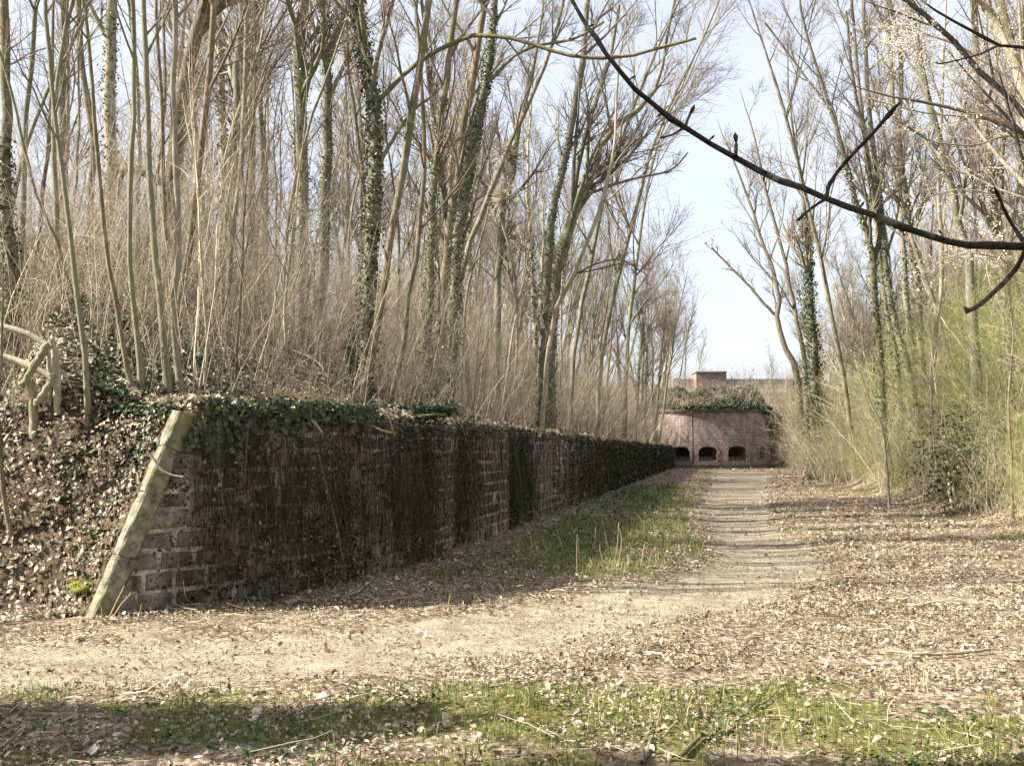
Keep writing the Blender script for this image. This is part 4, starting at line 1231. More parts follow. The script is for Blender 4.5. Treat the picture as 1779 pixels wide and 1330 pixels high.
while cnt < 72 and tries < 4000:
    tries += 1
    s = 4 + 88 * rng.random() ** 0.7; e = rng.uniform(2.5, 22)
    p = wall_pt(np.array(s), 0, -e)
    if p[1] < 21 + e * 0.2: continue
    u = CX + p[0] / p[1] * F
    if u < -120: continue
    wood_tree(p[0], p[1], rng.uniform(12, 17), int(rng.integers(10)), 'bare grey woodland tree standing among others on the left bank', 'bare trees of the wood on the left bank')
    cnt += 1
cnt = 0
while cnt < 68:
    s = rng.uniform(22, 100); e = rng.uniform(11.5, 32)
    p = wall_pt(np.array(s), 0, e)
    u = CX + p[0] / p[1] * F
    if u > 1900 or u < 1395 or p[1] < 26: continue
    wood_tree(p[0], p[1], rng.uniform(11, 16), int(rng.integers(10)), 'bare woodland tree standing among others on the right bank', 'bare trees of the wood on the right bank')
    cnt += 1
for (u, Y, h) in ((1120, 78, 14), (1138, 84, 15), (1142, 90, 15.5), (1136, 96, 15), (1154, 104, 14.5), (1166, 112, 13), (1130, 100, 16), (1102, 70, 14), (1190, 124, 11), (1160, 118, 15), (1176, 118, 12), (1118, 92, 15), (1148, 110, 15), (1110, 84, 15), (1206, 132, 9)):
    wood_tree((u - CX) / F * Y, Y, h, int(rng.integers(10)), 'slim multi-branched tree at the far end of the wall left of the casemate', 'far trees left of the casemate')
for (u, Y, h) in ((1410, 118, 13), (1440, 112, 14), (1345, 150, 9), (1380, 140, 11), (1235, 160, 8), (1290, 170, 7), (1460, 95, 14)):
    wood_tree((u - CX) / F * Y, Y, h, int(rng.integers(10)), 'small distant bare tree beyond the rampart fence', 'distant trees beyond the rampart')

# slim pole stems standing among the canes on the left bank
def pole_variant(k):
    H = 9.0
    P = np.array([[0, 0, -0.2], [rng.normal(0.15, .15), rng.normal(0, .12), 0.35 * H], [rng.normal(0.4, .3), rng.normal(0, .25), 0.7 * H], [rng.normal(0.8, .5), rng.normal(0, .4), H]])
    PR = catmull(np.hstack([P, np.array([[0.042], [0.034], [0.022], [0.006]])]), 16)
    tp, tr = PR[:, :3] + rng.normal(0, 0.015, (16, 3)), PR[:, 3]
    bk = ['bark_pale', 'bark_green', 'bark_brown', 'bark_grey'][k % 4]
    g = Geo(); tubes(g, tp[None], tr[None], 6, rng.random()); t = g.mesh('trunk', [M[bk]])
    g = Geo(); crown_geo(g, tp, tr, H, 9, 5, 5, 0.25, 0.0032, 0.2, (0.35, 0.85), 0, 1, 0.3)
    return t, g.mesh('crown', [M[bk], M['twig']])
PV = [pole_variant(k) for k in range(6)]
cnt = 0
while cnt < 48:
    s = 2.0 + 50 * rng.random() ** 1.3; e = rng.uniform(1.0, 9)
    p = wall_pt(np.array(s), 0, -e)
    if p[1] < 12.5 or CX + p[0] / p[1] * F < -60: continue
    root = thing('pole_stem', 'slim pole-like young stem standing among the canes on the left bank', 'sapling', (p[0], p[1], float(land_z(p[0], p[1]))), 'slim young stems among the canes')
    k = int(rng.integers(6)); q = rng.uniform(0.7, 1.35)
    root.scale = (q, q, q); root.rotation_euler = (rng.normal(0, .04), rng.normal(0, .05), rng.uniform(-1, 1))
    link('trunk', PV[k][0], root); link('crown', PV[k][1], root)
    cnt += 1

# --- white-blossomed tree reaching in from the right
root, btp, btr = hero('blackthorn tree with creamy white blossom reaching in from the upper right', [(1900, 700, 24), (1880, 500, 20), (1840, 330, 16), (1790, 240, 12), (1700, 200, 8), (1620, 180, 6), (1560, 170, 4)], 'bark_brown', 15.0, 1.0, 0,
    extra=[([(1860, 420), (1779, 180), (1700, 100), (1640, 70), (1560, 45)], (7, 3), 'bark_pale'), ([(1850, 400), (1779, 232), (1690, 205), (1600, 195), (1500, 168)], (6, 2), 'bark_pale'), ([(1850, 420), (1779, 248), (1690, 253), (1610, 243), (1570, 210)], (5, 2), 'bark_pale'), ([(1860, 560), (1780, 470), (1700, 440), (1640, 450)], (5, 2), 'bark_pale'), ([(1860, 480), (1760, 360), (1680, 330), (1600, 345)], (5, 2), 'bark_pale')], name='blossoming_tree')
g = Geo()
B0 = np.array(root.location)
for (u, v, su, sv, n) in ((1585, 50, 45, 30, 700), (1560, 75, 40, 25, 350), (1640, 80, 60, 30, 300), (1600, 110, 60, 30, 400), (1680, 130, 60, 50, 350), (1740, 90, 40, 60, 300), (1640, 200, 90, 40, 250), (1720, 300, 60, 80, 300), (1630, 330, 60, 50, 160), (1660, 445, 60, 22, 320), (1740, 440, 50, 40, 260), (1590, 470, 40, 20, 80), (1500, 330, 40, 30, 60), (1450, 180, 40, 60, 60)):
    # small sprays carrying blossoms
    m = max(4, n // 14)
    cc = np.array([depth_pt(u + rng.normal(0, su * 0.5), v + rng.normal(0, sv * 0.5), 15 + rng.normal(0, 1.1)) for _ in range(m)])
    p, r = grow(cc, rng.normal(0, 1, (m, 3)) + np.array([-0.4, 0, 0.2]), rng.uniform(0.3, 0.7, m), np.full(m, 0.003), 5, 0.25, 0.03, 0.5)
    tubes(g, p, r, 3, rng.random(m), 0)
    k = 26
    idx = rng.integers(0, 5, (m, k))
    bp = (p[np.arange(m)[:, None], idx] + rng.normal(0, 0.03, (m, k, 3))).reshape(-1, 3)
    leaves(g, bp, rng.normal(0, 1, bp.shape), rng.uniform(0.012, 0.03, len(bp)), rng.random(len(bp)), 1, wid=0.9)
o = link('blossom', g.mesh('blossom', [M['cane'], M['blossom']], False, B0), root); o['kind'] = 'stuff'

# --- near branch: a tree standing just outside the frame on the right
BY = 2.7
nroot = thing('overhanging_tree', 'near tree at the right whose dark bare bough hangs across the sky', 'tree', (2.75, 2.95, 0.0))
N0 = np.array([2.75, 2.95, 0.0])
g = Geo()
tp = catmull(np.array([[2.75, 2.95, -0.1, .13], [2.7, 2.93, 1.2, .115], [2.62, 2.9, 2.2, .10], [2.7, 3.0, 4.0, .08], [2.6, 3.1, 6.2, .05], [2.75, 3.2, 8.5, .015]]), 20)
tubes(g, tp[None, :, :3], tp[None, :, 3], 10, 0.5)
link('trunk', g.mesh('trunk', [M['bark_dark']], True, N0), nroot)
g = Geo()
ok_t = tp[9:]
crown_geo(g, ok_t[:, :3], ok_t[:, 3], 6.0, 8, 5, 4, 0.1, 0.0025, 0.3, (0.5, 1.0), 0, 0)
link('crown', g.mesh('crown', [M['bark_dark']], True, N0), nroot)
def bough(name, px, w, n=24, parent=nroot, start=None, bud=False, wob=0.22, mt='bark_dark'):
    E = []
    for k, (u, v) in enumerate(px):
        Yk = BY + 0.12 * math.sin(k * 1.1)
        E.append(np.append(depth_pt(u, v, Yk), (w[0] + (w[1] - w[0]) * k / max(1, len(px) - 1)) * 0.5 * Yk / F))
    if start is not None: E.insert(0, np.append(start, E[0][3] * 1.2))
    P = catmull(np.array(E), n)
    P[:, :3] += rng.normal(0, 1, (n, 3)) * P[:, 3:4] * wob
    r = P[:, 3] * rng.uniform(0.88, 1.1, n)
    if n > 20: r[3::5] *= rng.uniform(1.12, 1.3, len(r[3::5]))
    if bud: r[-3:] *= np.array([1.0, 1.7, 0.35])
    g = Geo(); tubes(g, P[None, :, :3], r[None], 8, 0.5)
    return link(name, g.mesh(name, [M[mt]], True, N0), parent)
bough('bough', [(1860, 415), (1779, 425), (1680, 427), (1600, 405), (1530, 380), (1435, 345), (1360, 315), (1270, 270), (1190, 222), (1120, 170), (1075, 122), (1040, 75), (1010, 30), (985, -20), (965, -90)], (14, 6), 44, start=np.array([2.63, 2.9, 2.12]))
bl = [o for o in nroot.children if o.name.startswith('bough')][0]
def tw(px, w, bud=True): bough('twig', px, w, 14, bl, None, bud, 0.06)
BY = 2.72
for (u, v, du, dv) in ((1640, 415, -10, -16), (1560, 390, 8, 14), (1492, 365, 10, -15), (1330, 300, -4, 14), (1230, 247, 12, -12), (1150, 193, -8, 10), (1092, 140, 12, -8), (1055, 98, -10, 6), (1022, 48, 10, -6)):
    tw([(u, v), (u + du * 0.5, v + dv * 0.6), (u + du, v + dv)], (4, 2.5))
# start depths follow the bough closely enough for the twigs to meet it
BY = 2.66; tw([(1436, 345), (1442, 318), (1466, 285), (1510, 238), (1563, 178)], (8, 6))
BY = 2.62; tw([(1436, 345), (1412, 360), (1383, 385)], (6, 4))
BY = 2.78; tw([(1190, 222), (1196, 205), (1207, 182)], (6, 4)); tw([(1188, 222), (1168, 234), (1145, 240)], (5, 3)); tw([(1278, 272), (1279, 250), (1277, 230)], (7, 5))
BY = 2.72; tw([(1785, 424), (1768, 462), (1740, 495), (1705, 527), (1680, 540), (1675, 533)], (9, 7)); tw([(1782, 424), (1765, 400), (1750, 375), (1728, 325)], (8, 5))
BY = 2.8; bough('bough', [(1990, 60), (1779, 82), (1735, 78), (1690, 55), (1640, 28), (1612, 10), (1590, -10)], (7, 3), 24, start=np.array([2.68, 2.97, 3.4]))
bough('twig', [(1735, 79), (1700, 95), (1640, 110), (1625, 109)], (4, 2), 12, [o for o in nroot.children if o.name.startswith('bough')][-1], None, True, 0.06)

# --- evergreen trees beside the camera, out of frame at left: they shade the foreground grass
def evergreen(x, y, h, w, label, n):
    root = thing('ivy_clad_tree', label, 'tree', (x, y, -0.1), 'ivy-clad trees left of the viewpoint')
    o0 = np.array([x, y, -0.1])
    P = np.array([[x, y, -0.2, 0.2], [x + .1, y, h * .4, .15], [x - .1, y + .1, h * .75, .09], [x, y, h, .03]])
    P = catmull(P, 14)
    g = Geo(); tubes(g, P[None, :, :3], P[None, :, 3], 8); link('trunk', g.mesh('trunk', [M['bark_brown']], True, o0), root)
    g = Geo(); crown_geo(g, P[:, :3], P[:, 3], h, 26, 6, 5, 0.12, 0.004, 0.14 * w, (0.7, 1.3)); link('crown', g.mesh('crown', [M['bark_brown'], M['twig']], True, o0), root)
    g = Geo()
    zz = rng.uniform(0.06, 1.0, n)
    a = rng.uniform(0, 2 * math.pi, n)
    rr = w * (0.35 + 0.75 * vnoise(zz * 9, a * 1.3, 5)) * rng.random(n) ** 0.5 * np.clip(1.15 - zz * 0.8, 0.15, 1)
    pos = np.stack([x + np.cos(a) * rr, y + np.sin(a) * rr, zz * h], -1)
    leaves(g, pos, rng.normal(0, 1, (n, 3)) + np.array([0, 0, 0.6]), rng.uniform(0.09, 0.2, n), rng.random(n), wid=0.8)
    link('foliage', g.mesh('foliage', [M['ivy_leaf']], False, o0), root)
evergreen(-8.2, 5.2, 6.0, 1.5, 'tall ivy-clad tree beside the viewpoint, its shade falling on the mossy grass', 5000)
evergreen(-9.6, 3.3, 12.0, 1.5, 'taller ivy-clad tree behind the first one beside the viewpoint', 5600)
evergreen(-8.8, 1.1, 12.0, 1.8, 'bushy ivy-clad tree beside the viewpoint, shading the near bough', 6000)

# ------------------------------------------------------------------ thickets
def plant_mesh(name, h, lean, mats, r0, n_stem, n_side, n_twig, leaf, wob, tl, spread, fan=0.26):
    """one many-stemmed shrub of height about h, foot at the origin"""
    g = Geo()
    N = n_stem
    st = np.stack([rng.normal(0, spread, N), rng.normal(0, spread, N), np.full(N, -0.05)], -1)
    d = np.stack([lean + rng.normal(0, fan, N), rng.normal(0, fan, N), np.ones(N)], -1)
    L = h * rng.uniform(0.55, 1.1, N)
    p, r = grow(st, d, L, r0 * rng.uniform(0.6, 1.5, N), 7, wob, 0.01, 0.3)
    tt = tl[0] + (tl[1] - tl[0]) * rng.random(N)
    tubes(g, p, r, 3, tt)
    q, d2, L2, r2 = spawn(p, r, L, n_side, 0.12, 1.0, 0.35, 1.25, 0.42, 0.6, 0.05)
    sp, sr = grow(q, d2, L2, np.maximum(r2, r0 * 0.3), 5, wob * 1.3, 0.02, 0.5)
    tubes(g, sp, sr, 3, np.repeat(tt, n_side) * rng.uniform(0.7, 1.1, len(sp)))
    q, d3, L3, r3 = spawn(sp, sr, np.maximum(L2, 0.12 * h), n_twig, 0.15, 1.0, 0.3, 1.0, 0.55, 0.7)
    qp, qr = grow(q, d3, L3, np.maximum(r3, r0 * 0.22), 3, 0.16, 0.0, 0.6)
    tubes(g, qp, qr, 3, np.repeat(np.repeat(tt, n_side), n_twig) * 0.95)
    if leaf:
        per, size = leaf
        k = rng.integers(0, 3, (len(qp), per))
        bp = (qp[np.arange(len(qp))[:, None], k] + rng.normal(0, 0.02 * h, (len(qp), per, 3))).reshape(-1, 3)
        leaves(g, bp, rng.normal(0, 1, bp.shape), size * rng.uniform(0.6, 1.2, len(bp)), rng.random(len(bp)), 1, wid=0.6)
    return g.mesh(name, mats, True)

def instancer(name, pts, size, sources, label, cat='undergrowth', tilt=0.12, spin=0.7):
    """a mass of plants: the plants in 'sources' set out over the points"""
    src = bpy.data.collections.new(name + '_plants')
    for k, me in enumerate(sources):
        src.objects.link(bpy.data.objects.new('%s_%02d' % (name, k), me))
    N = len(pts)
    me = bpy.data.meshes.new(name)
    me.vertices.add(N); me.vertices.foreach_set('co', np.asarray(pts, np.float32).ravel())
    a = me.attributes.new('psize', 'FLOAT', 'POINT'); a.data.foreach_set('value', np.asarray(size, np.float32))
    a = me.attributes.new('pidx', 'INT', 'POINT'); a.data.foreach_set('value', rng.integers(0, len(sources), N).astype(np.int32))
    rot = np.stack([rng.normal(0, tilt, N), rng.normal(0, tilt, N), rng.uniform(-spin, spin, N)], -1)
    a = me.attributes.new('prot', 'FLOAT_VECTOR', 'POINT'); a.data.foreach_set('vector', rot.astype(np.float32).ravel())
    o = link(name, me)
    nt = bpy.data.node_groups.new(name + '_nodes', 'GeometryNodeTree')
    nt.interface.new_socket('Geometry', in_out='INPUT', socket_type='NodeSocketGeometry')
    nt.interface.new_socket('Geometry', in_out='OUTPUT', socket_type='NodeSocketGeometry')
    gi, go = nt.nodes.new('NodeGroupInput'), nt.nodes.new('NodeGroupOutput')
    iop = nt.nodes.new('GeometryNodeInstanceOnPoints')
    ci = nt.nodes.new('GeometryNodeCollectionInfo')
    ci.inputs['Collection'].default_value = src
    ci.inputs['Separate Children'].default_value = True
    ci.inputs['Reset Children'].default_value = True
    def na(nm, tp):
        n = nt.nodes.new('GeometryNodeInputNamedAttribute'); n.data_type = tp
        n.inputs['Name'].default_value = nm
        return n.outputs['Attribute']
    e2r = nt.nodes.new('FunctionNodeEulerToRotation')
    L = nt.links
    L.new(gi.outputs[0], iop.inputs['Points']); L.new(ci.outputs[0], iop.inputs['Instance'])
    iop.inputs['Pick Instance'].default_value = True
    L.new(na('pidx', 'INT'), iop.inputs['Instance Index'])
    L.new(na('prot', 'FLOAT_VECTOR'), e2r.inputs[0]); L.new(e2r.outputs[0], iop.inputs['Rotation'])
    L.new(na('psize', 'FLOAT'), iop.inputs['Scale'])
    L.new(iop.outputs[0], go.inputs[0])
    md = o.modifiers.new('plants', 'NODES'); md.node_group = nt
    return tag(o, label, cat, 'stuff')

def thicket(name, pts, hgt, lean, mats, label, r0, n_stem=3, n_side=6, n_twig=3, leaf=None, wob=0.09, tl=(0.15, 1.0), spread=0.16, h0=3.0, nvar=12, spin=0.7, fan=0.26, tilt=0.12):
    src = [plant_mesh(name, h0, lean, mats, r0, n_stem, n_side, n_twig, leaf, wob, tl, spread, fan) for _ in range(nvar)]
    return instancer(name, pts, hgt / h0, src, label, spin=spin, tilt=tilt)

def bank_pts(n, s0, s1, e0, e1, pw=1.0, keep=None):
    s = s0 + (s1 - s0) * rng.random(n) ** pw
    e = rng.uniform(e0, e1, n)
    p = wall_pt(s, 0, -e)
    p[:, 2] = land_z(p[:, 0], p[:, 1]) - 0.05
    if keep is not None: p = p[keep(p, s, e)]
    return p
# near thicket, behind the wall, tan canes
dens = lambda p, s, e: fbm(p[:, 0] * 0.7, p[:, 1] * 0.35, 61) > 0.38
p = bank_pts(820, wall_s_at(345), 30, 0.55, 7.5, 1.1, lambda p, s, e: dens(p, s, e) & ((s > wall_s_at(500)) | (e > 1.0)))
thicket('cane_thicket', p, 0.9 + 4.0 * rng.random(len(p)) ** 1.6, 0.17, [M['cane']], 'dense tan thicket of thin leafless canes leaning right on the bank above the near wall', 0.0050, 4, 5, 4, None, 0.09, (0.0, 0.95), 0.26, fan=0.15, tilt=0.07)
p = bank_pts(850, 27, 90, 0.5, 9, 1.0)
thicket('cane_thicket', p, 1.2 + 4.2 * rng.random(len(p)) ** 1.3, 0.15, [M['cane']], 'hazy brown thicket of leafless canes above the far half of the wall', 0.0078, 4, 5, 3, None, 0.11, (0.05, 1.0), 0.25, fan=0.17, tilt=0.08)
p = bank_pts(650, 2, 60, 4.5, 16, 1.2)
thicket('bank_brush', p, 1.0 + 4.5 * rng.random(len(p)) ** 1.4, 0.05, [M['cane']], 'brown brush scattered up the wooded slope behind the canes', 0.0065, 3, 6, 4, None, 0.15, (0.0, 0.75), 0.2)
n = 420
X = rng.uniform(-13, -4.2, n); Y = rng.uniform(12.8, 22, n)
p = np.stack([X, Y, land_z(X, Y) - 0.04], -1)
thicket('slope_brush', p, 0.5 + 3.2 * rng.random(n) ** 1.5, 0.05, [M['cane']], 'thin scattered brush on the shaded slope by the log railing', 0.0042, 3, 5, 4, None, 0.15, (0.05, 0.8), 0.2)

# right-hand bushes, yellow-green
def right_pts(n, s0, s1, d0, d1, pw=1.0):
    s = s0 + (s1 - s0) * rng.random(n) ** pw
    e = d0 + (d1 - d0) * rng.random(n) ** 1.1
    p = wall_pt(s, 0, e)
    p[:, 2] = land_z(p[:, 0], p[:, 1]) - 0.05
    u = CX + p[:, 0] / p[:, 1] * F
    return p[(u < 1950)]
p = right_pts(2600, 13, 56, 10.2, 21, 1.0)
dq = wall_sd(p[:, 0], p[:, 1])[0]
thicket('green_bushes', p, 0.9 + (2.2 + 3.2 * sstep(10.5, 12.5, dq)) * rng.random(len(p)) ** 1.1, -0.12, [M['green_twig'], M['bud_leaf']], 'yellow-green budding bushes massed along the right side of the moat', 0.0055, 3, 7, 5, (2, 0.026), 0.16, (0.1, 1.0), 0.25)
p = right_pts(900, 14, 56, 9.9, 20, 1.0)
thicket('tan_bushes', p, 0.8 + 4.0 * rng.random(len(p)) ** 1.3, -0.1, [M['cane']], 'pale straw-coloured leafless stems mixed among the green bushes', 0.0062, 3, 5, 4, None, 0.13, (0.2, 1.0), 0.22)
p = right_pts(1900, 42, 99, 9.6, 19, 1.0)
p = p[(p[:, 1] < 66) | (CX + p[:, 0] / p[:, 1] * F > 1388)]
thicket('brown_bushes', p, 1.4 + 4.2 * rng.random(len(p)) ** 1.1, -0.05, [M['cane'], M['bud_leaf']], 'tan leafless bushes massed on the right near the casemate', 0.0105, 4, 6, 4, (1, 0.03), 0.13, (0.1, 1.0), 0.28)
n = 900
X = rng.uniform(11, 45, n); Y = 102.5 + 12 * rng.random(n) ** 1.2
X = np.concatenate([X, rng.uniform(24.6, 34, 420)]); Y = np.concatenate([Y, rng.uniform(101.6, 110, 420)]); n = len(X)
p = np.stack([X, Y, land_z(X, Y) - 0.05], -1)
thicket('rampart_scrub', p, rng.uniform(0.7, 2.2, n), 0.0, [M['cane']], 'low leafless scrub on the rampart around the board fence', 0.013, 4, 5, 3, None, 0.12, (0.1, 1.0), 0.3, 2.0, 6)
n = 300
X = rng.uniform(18, 50, n); Y = rng.uniform(114, 135, n)
p = np.stack([X, Y, land_z(X, Y) - 0.05], -1)
thicket('skyline_scrub', p, rng.uniform(2.0, 5.2, n), 0.0, [M['twig']], 'thin bare scrub showing against the sky above the board fence', 0.012, 2, 6, 4, None, 0.13, (0.1, 1.0), 0.2, 4.0, 6)

# dry grass and scrub growing on the casemate roof
n = 420
uu = rng.uniform(-5.9, 5.4, n); dep = rng.uniform(0.1, 5.0, n); x, y = cas_xy(uu)
p = np.stack([x, y + dep, CAS_H + 0.2 + 1.45 * sstep(0, 2.6, dep) * (0.25 + 1.2 * fbm(uu * 0.7, dep * 0.6, 101))], -1)
thicket('roof_scrub', p, 0.5 + 1.2 * rng.random(n) ** 1.5, 0.0, [M['cane']], 'tawny dry grass and scrub on the casemate roof', 0.012, 4, 4, 3, None, 0.2, (0.1, 1.0), 0.3, 1.4, 6)

# evergreen bush at right
eb = place(1690, 893)
broot = thing('evergreen_bush', 'dark glossy evergreen bush among the brambles at the right', 'bush', tuple(eb))
g = Geo(); n = 2000
c = eb + np.array([0, 0.6, 1.15])
dirs = unit(rng.normal(0, 1, (n, 3)))
rad = rng.random(n) ** 0.5 * (0.25 + 1.5 * vnoise(dirs[:, 0] * 3 + 5, dirs[:, 2] * 3 + dirs[:, 1] * 2, 4))
pos = c + dirs * rad[:, None] * np.array([1.0, 0.8, 1.3])
pos[:, 2] = np.maximum(pos[:, 2], land_z(pos[:, 0], pos[:, 1]) + 0.05)
leaves(g, pos, dirs + rng.normal(0, 0.6, (n, 3)), rng.uniform(0.06, 0.12, n), rng.random(n) * 1.0, wid=0.7)
link('foliage', g.mesh('foliage', [M['ivy_leaf']], False, eb), broot)
g = Geo(); m = 26
p, r = grow(np.repeat(eb[None], m, 0) + rng.normal(0, 0.12, (m, 3)) * np.array([1, 1, 0]), rng.normal(0, 0.5, (m, 3)) + np.array([0, 0.4, 1.2]), rng.uniform(1.2, 2.4, m), np.full(m, 0.012), 6, 0.15, 0.0, 0.3)
tubes(g, p, r, 5, rng.random(m)); link('stem', g.mesh('stem', [M['bark_brown']], True, eb), broot)

# ------------------------------------------------------------------ ivy and creeper
# ivy over the near end of the wall
g = Geo()
P_ = []; Nn = []; 
n = 34000
X = rng.uniform(-8.4, -1.6, n); Y = 9.6 + 5.2 * rng.random(n) ** 1.2
z = land_z(X, Y); d, s = wall_sd(X, Y)
u = CX + X / Y * F; vv = 783 - (z - 1.6) / Y * F
dens = 1.3 * np.exp(-(((u - 275) / 70) ** 2)) * sstep(920, 800, vv) + 0.6 * sstep(0.46, 0.60, fbm(X * 1.3, Y * 1.3, 71)) * sstep(14.5, 12.5, Y) + 0.08 + 0.5 * np.exp(-((u - 380) / 60) ** 2) * (d > -1.2)
kp = (d < -0.02) & ((s > end_s(1.45)) | (d < -0.3)) & (s > -3) & (rng.random(n) < dens) & (z > 0.15)
X, Y, z = X[kp], Y[kp], z[kp]
mound = 0.22 * fbm(X * 1.6, Y * 1.6, 73) * rng.random(len(X))
pos = np.stack([X, Y, z + 0.02 + mound], -1)
leaves(g, pos, rng.normal(0, 0.45, pos.shape) + np.array([0.15, -0.35, 1.0]), rng.uniform(0.045, 0.09, len(pos)), rng.random(len(pos)), wid=0.9, fine=True)
# hanging over the edge
n = 1100
s = 0.5 + rng.random(n) ** 1.4 * 3.4
drop = rng.random(n) ** 2.2 * (0.42 * np.exp(-((s - 1.3) / 0.8) ** 2) + 0.2)
z = WALL_H + 0.12 - drop
kp = s > end_s(z) + 0.12
s, z = s[kp], z[kp]
pos = wall_pt(s, z, 0.03 + 0.14 * rng.random(len(s)))
tn = wall_tan(0.3)
leaves(g, pos, rng.normal(0, 0.45, pos.shape) + np.array([tn[1], -tn[0], 0.35]), rng.uniform(0.045, 0.085, len(pos)), rng.random(len(pos)) * 0.9, wid=0.9, fine=True)
o = link('ivy', g.mesh('ivy', [M['ivy_leaf']], False)); tag(o, 'thick dark ivy draped over the sloped near end of the wall', 'ivy', 'stuff')

# ivy patches along the wall top
g = Geo(); n = 4200
s = 1.5 + 40 * rng.random(n) ** 2.2
f = fbm(s * 0.6, s * 0 + 2.2, 81)
kp = rng.random(n) < sstep(0.42, 0.62, f)
s = s[kp]; e = rng.random(len(s)) ** 1.5 * 0.8 - 0.06
z = WALL_H + 0.03 + 0.18 * rng.random(len(s)) * (e > 0) - 0.14 * rng.random(len(s)) * (e <= 0.02)
pos = wall_pt(s, z, -e + 0.04)
leaves(g, pos, rng.normal(0, 0.5, pos.shape) + np.array([0.3, -0.1, 0.8]), np.maximum(0.05, 0.0019 * pos[:, 1]) * rng.uniform(0.7, 1.3, len(pos)), rng.random(len(pos)), wid=0.85)
o = link('ivy_fringe', g.mesh('ivy_fringe', [M['ivy_leaf']], False)); tag(o, 'ragged dark ivy fringe trailing along the wall top', 'ivy', 'stuff')

# dead creeper curtain on the wall face
BARE = [(wall_s_at(500), wall_s_at(548), 0.35), (wall_s_at(640), wall_s_at(668), 0.4), (wall_s_at(752), wall_s_at(790), 0.93), (wall_s_at(834), wall_s_at(884), 0.98), (wall_s_at(926), wall_s_at(988), 0.8), (wall_s_at(994), wall_s_at(1003), 0.8), (wall_s_at(1120), wall_s_at(1130), 0.6), (-1, wall_s_at(262), 0.5)]
def cover(s, z):
    c = 0.28 + 0.95 * sstep(0.37, 0.53, fbm(s * 1.5, z * 0.28, 91))
    near = 0.9 + 0.1 * sstep(0.8, 2.4, s)
    c = c * near
    for a, b, k in BARE:
        m = sstep(a - 0.15, a + 0.1, s) * sstep(b + 0.15, b - 0.1, s)
        c = c * (1 - k * m)
    c = np.maximum(c, 0.95 * sstep(1.45 + 0.5 * fbm(s * 2.0, s * 0, 97), 2.05, z))
    return np.clip(c, 0, 1)
g = Geo()
n = 90000
s = np.concatenate([rng.uniform(0.3, 13, n // 2), 13 + (WALL_L - 13) * rng.random(n // 2) ** 1.5])
z = rng.uniform(0.0, WALL_H + 0.05, n)
kp = (rng.random(n) < cover(s, z)) & (s > end_s(z) + 0.15)
s, z = s[kp], z[kp]
bulge = 0.01 + 0.30 * rng.random(len(s)) * sstep(0.36, 0.66, fbm(s * 1.6, z * 0.5, 95))
pos = wall_pt(s, z, bulge)
tt = rng.random(len(s)) ** 1.2
leaves(g, pos, rng.normal(0, 0.6, pos.shape) + np.array([0.9, -0.3, 0.2]), np.maximum(0.036, 0.0019 * pos[:, 1]) * (0.4 + 1.3 * rng.random(len(s)) ** 1.5), tt, 0, wid=0.7)
n = 5200
s = np.concatenate([rng.uniform(0.9, 14, n * 6 // 10), 14 + (WALL_L - 14) * rng.random(n - n * 6 // 10) ** 1.3])
zt = rng.uniform(0.7, WALL_H + 0.05, n)
kp = (rng.random(n) < cover(s, zt) * 0.9 + 0.08) & (s > end_s(zt) + 0.1)
s, zt = s[kp], zt[kp]; n = len(s)
L = zt * rng.uniform(0.35, 0.98, n)
st = wall_pt(s, zt, 0.02 + 0.1 * rng.random(n))
p, r = grow(st, np.stack([rng.normal(0, .12, n), rng.normal(0, .12, n), -np.ones(n)], -1), L, np.maximum(0.0025 * rng.uniform(0.6, 1.6, n), 0.00016 * st[:, 1]), 7, 0.06, -0.10, 0.6)
tubes(g, p, r, 3, 0.3 + 0.7 * rng.random(n) ** 1.8)
o = link('dead_creeper', g.mesh('dead_creeper', [M['creeper']], False)); tag(o, 'dark curtain of dead creeper stems hanging down the wall face', 'creeper', 'stuff')

# ivy mat on the casemate roof
g = Geo(); n = 5200
uu = rng.uniform(-6.4, 6.2, n); dep = rng.random(n) ** 1.6 * 5.0
x, y = cas_xy(np.clip(uu, -HWc + .05, HWc - .05)); x = CXc + uu
prof = 0.35 + 1.75 * sstep(0, 2.6, dep) * (0.25 + 1.3 * fbm(uu * 0.7, dep * 0.6, 101)) * sstep(6.6, 4.6, np.abs(uu))
z = CAS_H + 0.15 + prof * (0.75 + 0.25 * rng.random(n)) - 0.3 * (dep < 0.3) * rng.random(n)
pos = np.stack([x, y - 0.1 + dep, z], -1)
tin = np.where(fbm(uu * 0.8 + 3, dep, 103) > 0.52, rng.random(n), rng.random(n) * 0.5)
leaves(g, pos, rng.normal(0, 0.6, pos.shape) + np.array([-0.1, -0.7, 0.8]), rng.uniform(0.14, 0.30, n), tin, wid=0.8)
# trails on the right flank
n = 2200
uu = rng.uniform(4.4, 5.93, n); zz = CAS_H * (1 - rng.random(n) ** 1.4 * 0.5 * sstep(4.6, 5.9, uu))
x, y = cas_xy(uu); nn = cas_nrm(uu)
pos = np.stack([x, y, zz], -1) + np.concatenate([nn * rng.uniform(0.02, 0.3, (n, 1)), np.zeros((n, 1))], 1)
leaves(g, pos, rng.normal(0, 0.6, pos.shape) + np.array([0.1, -0.8, 0.4]), rng.uniform(0.12, 0.26, n), rng.random(n) * 0.7, wid=0.8)
o = link('ivy_roof', g.mesh('ivy_roof', [M['ivy_leaf']], False)); tag(o, 'shaggy ivy and grass mat overhanging the casemate roof', 'ivy', 'stuff')
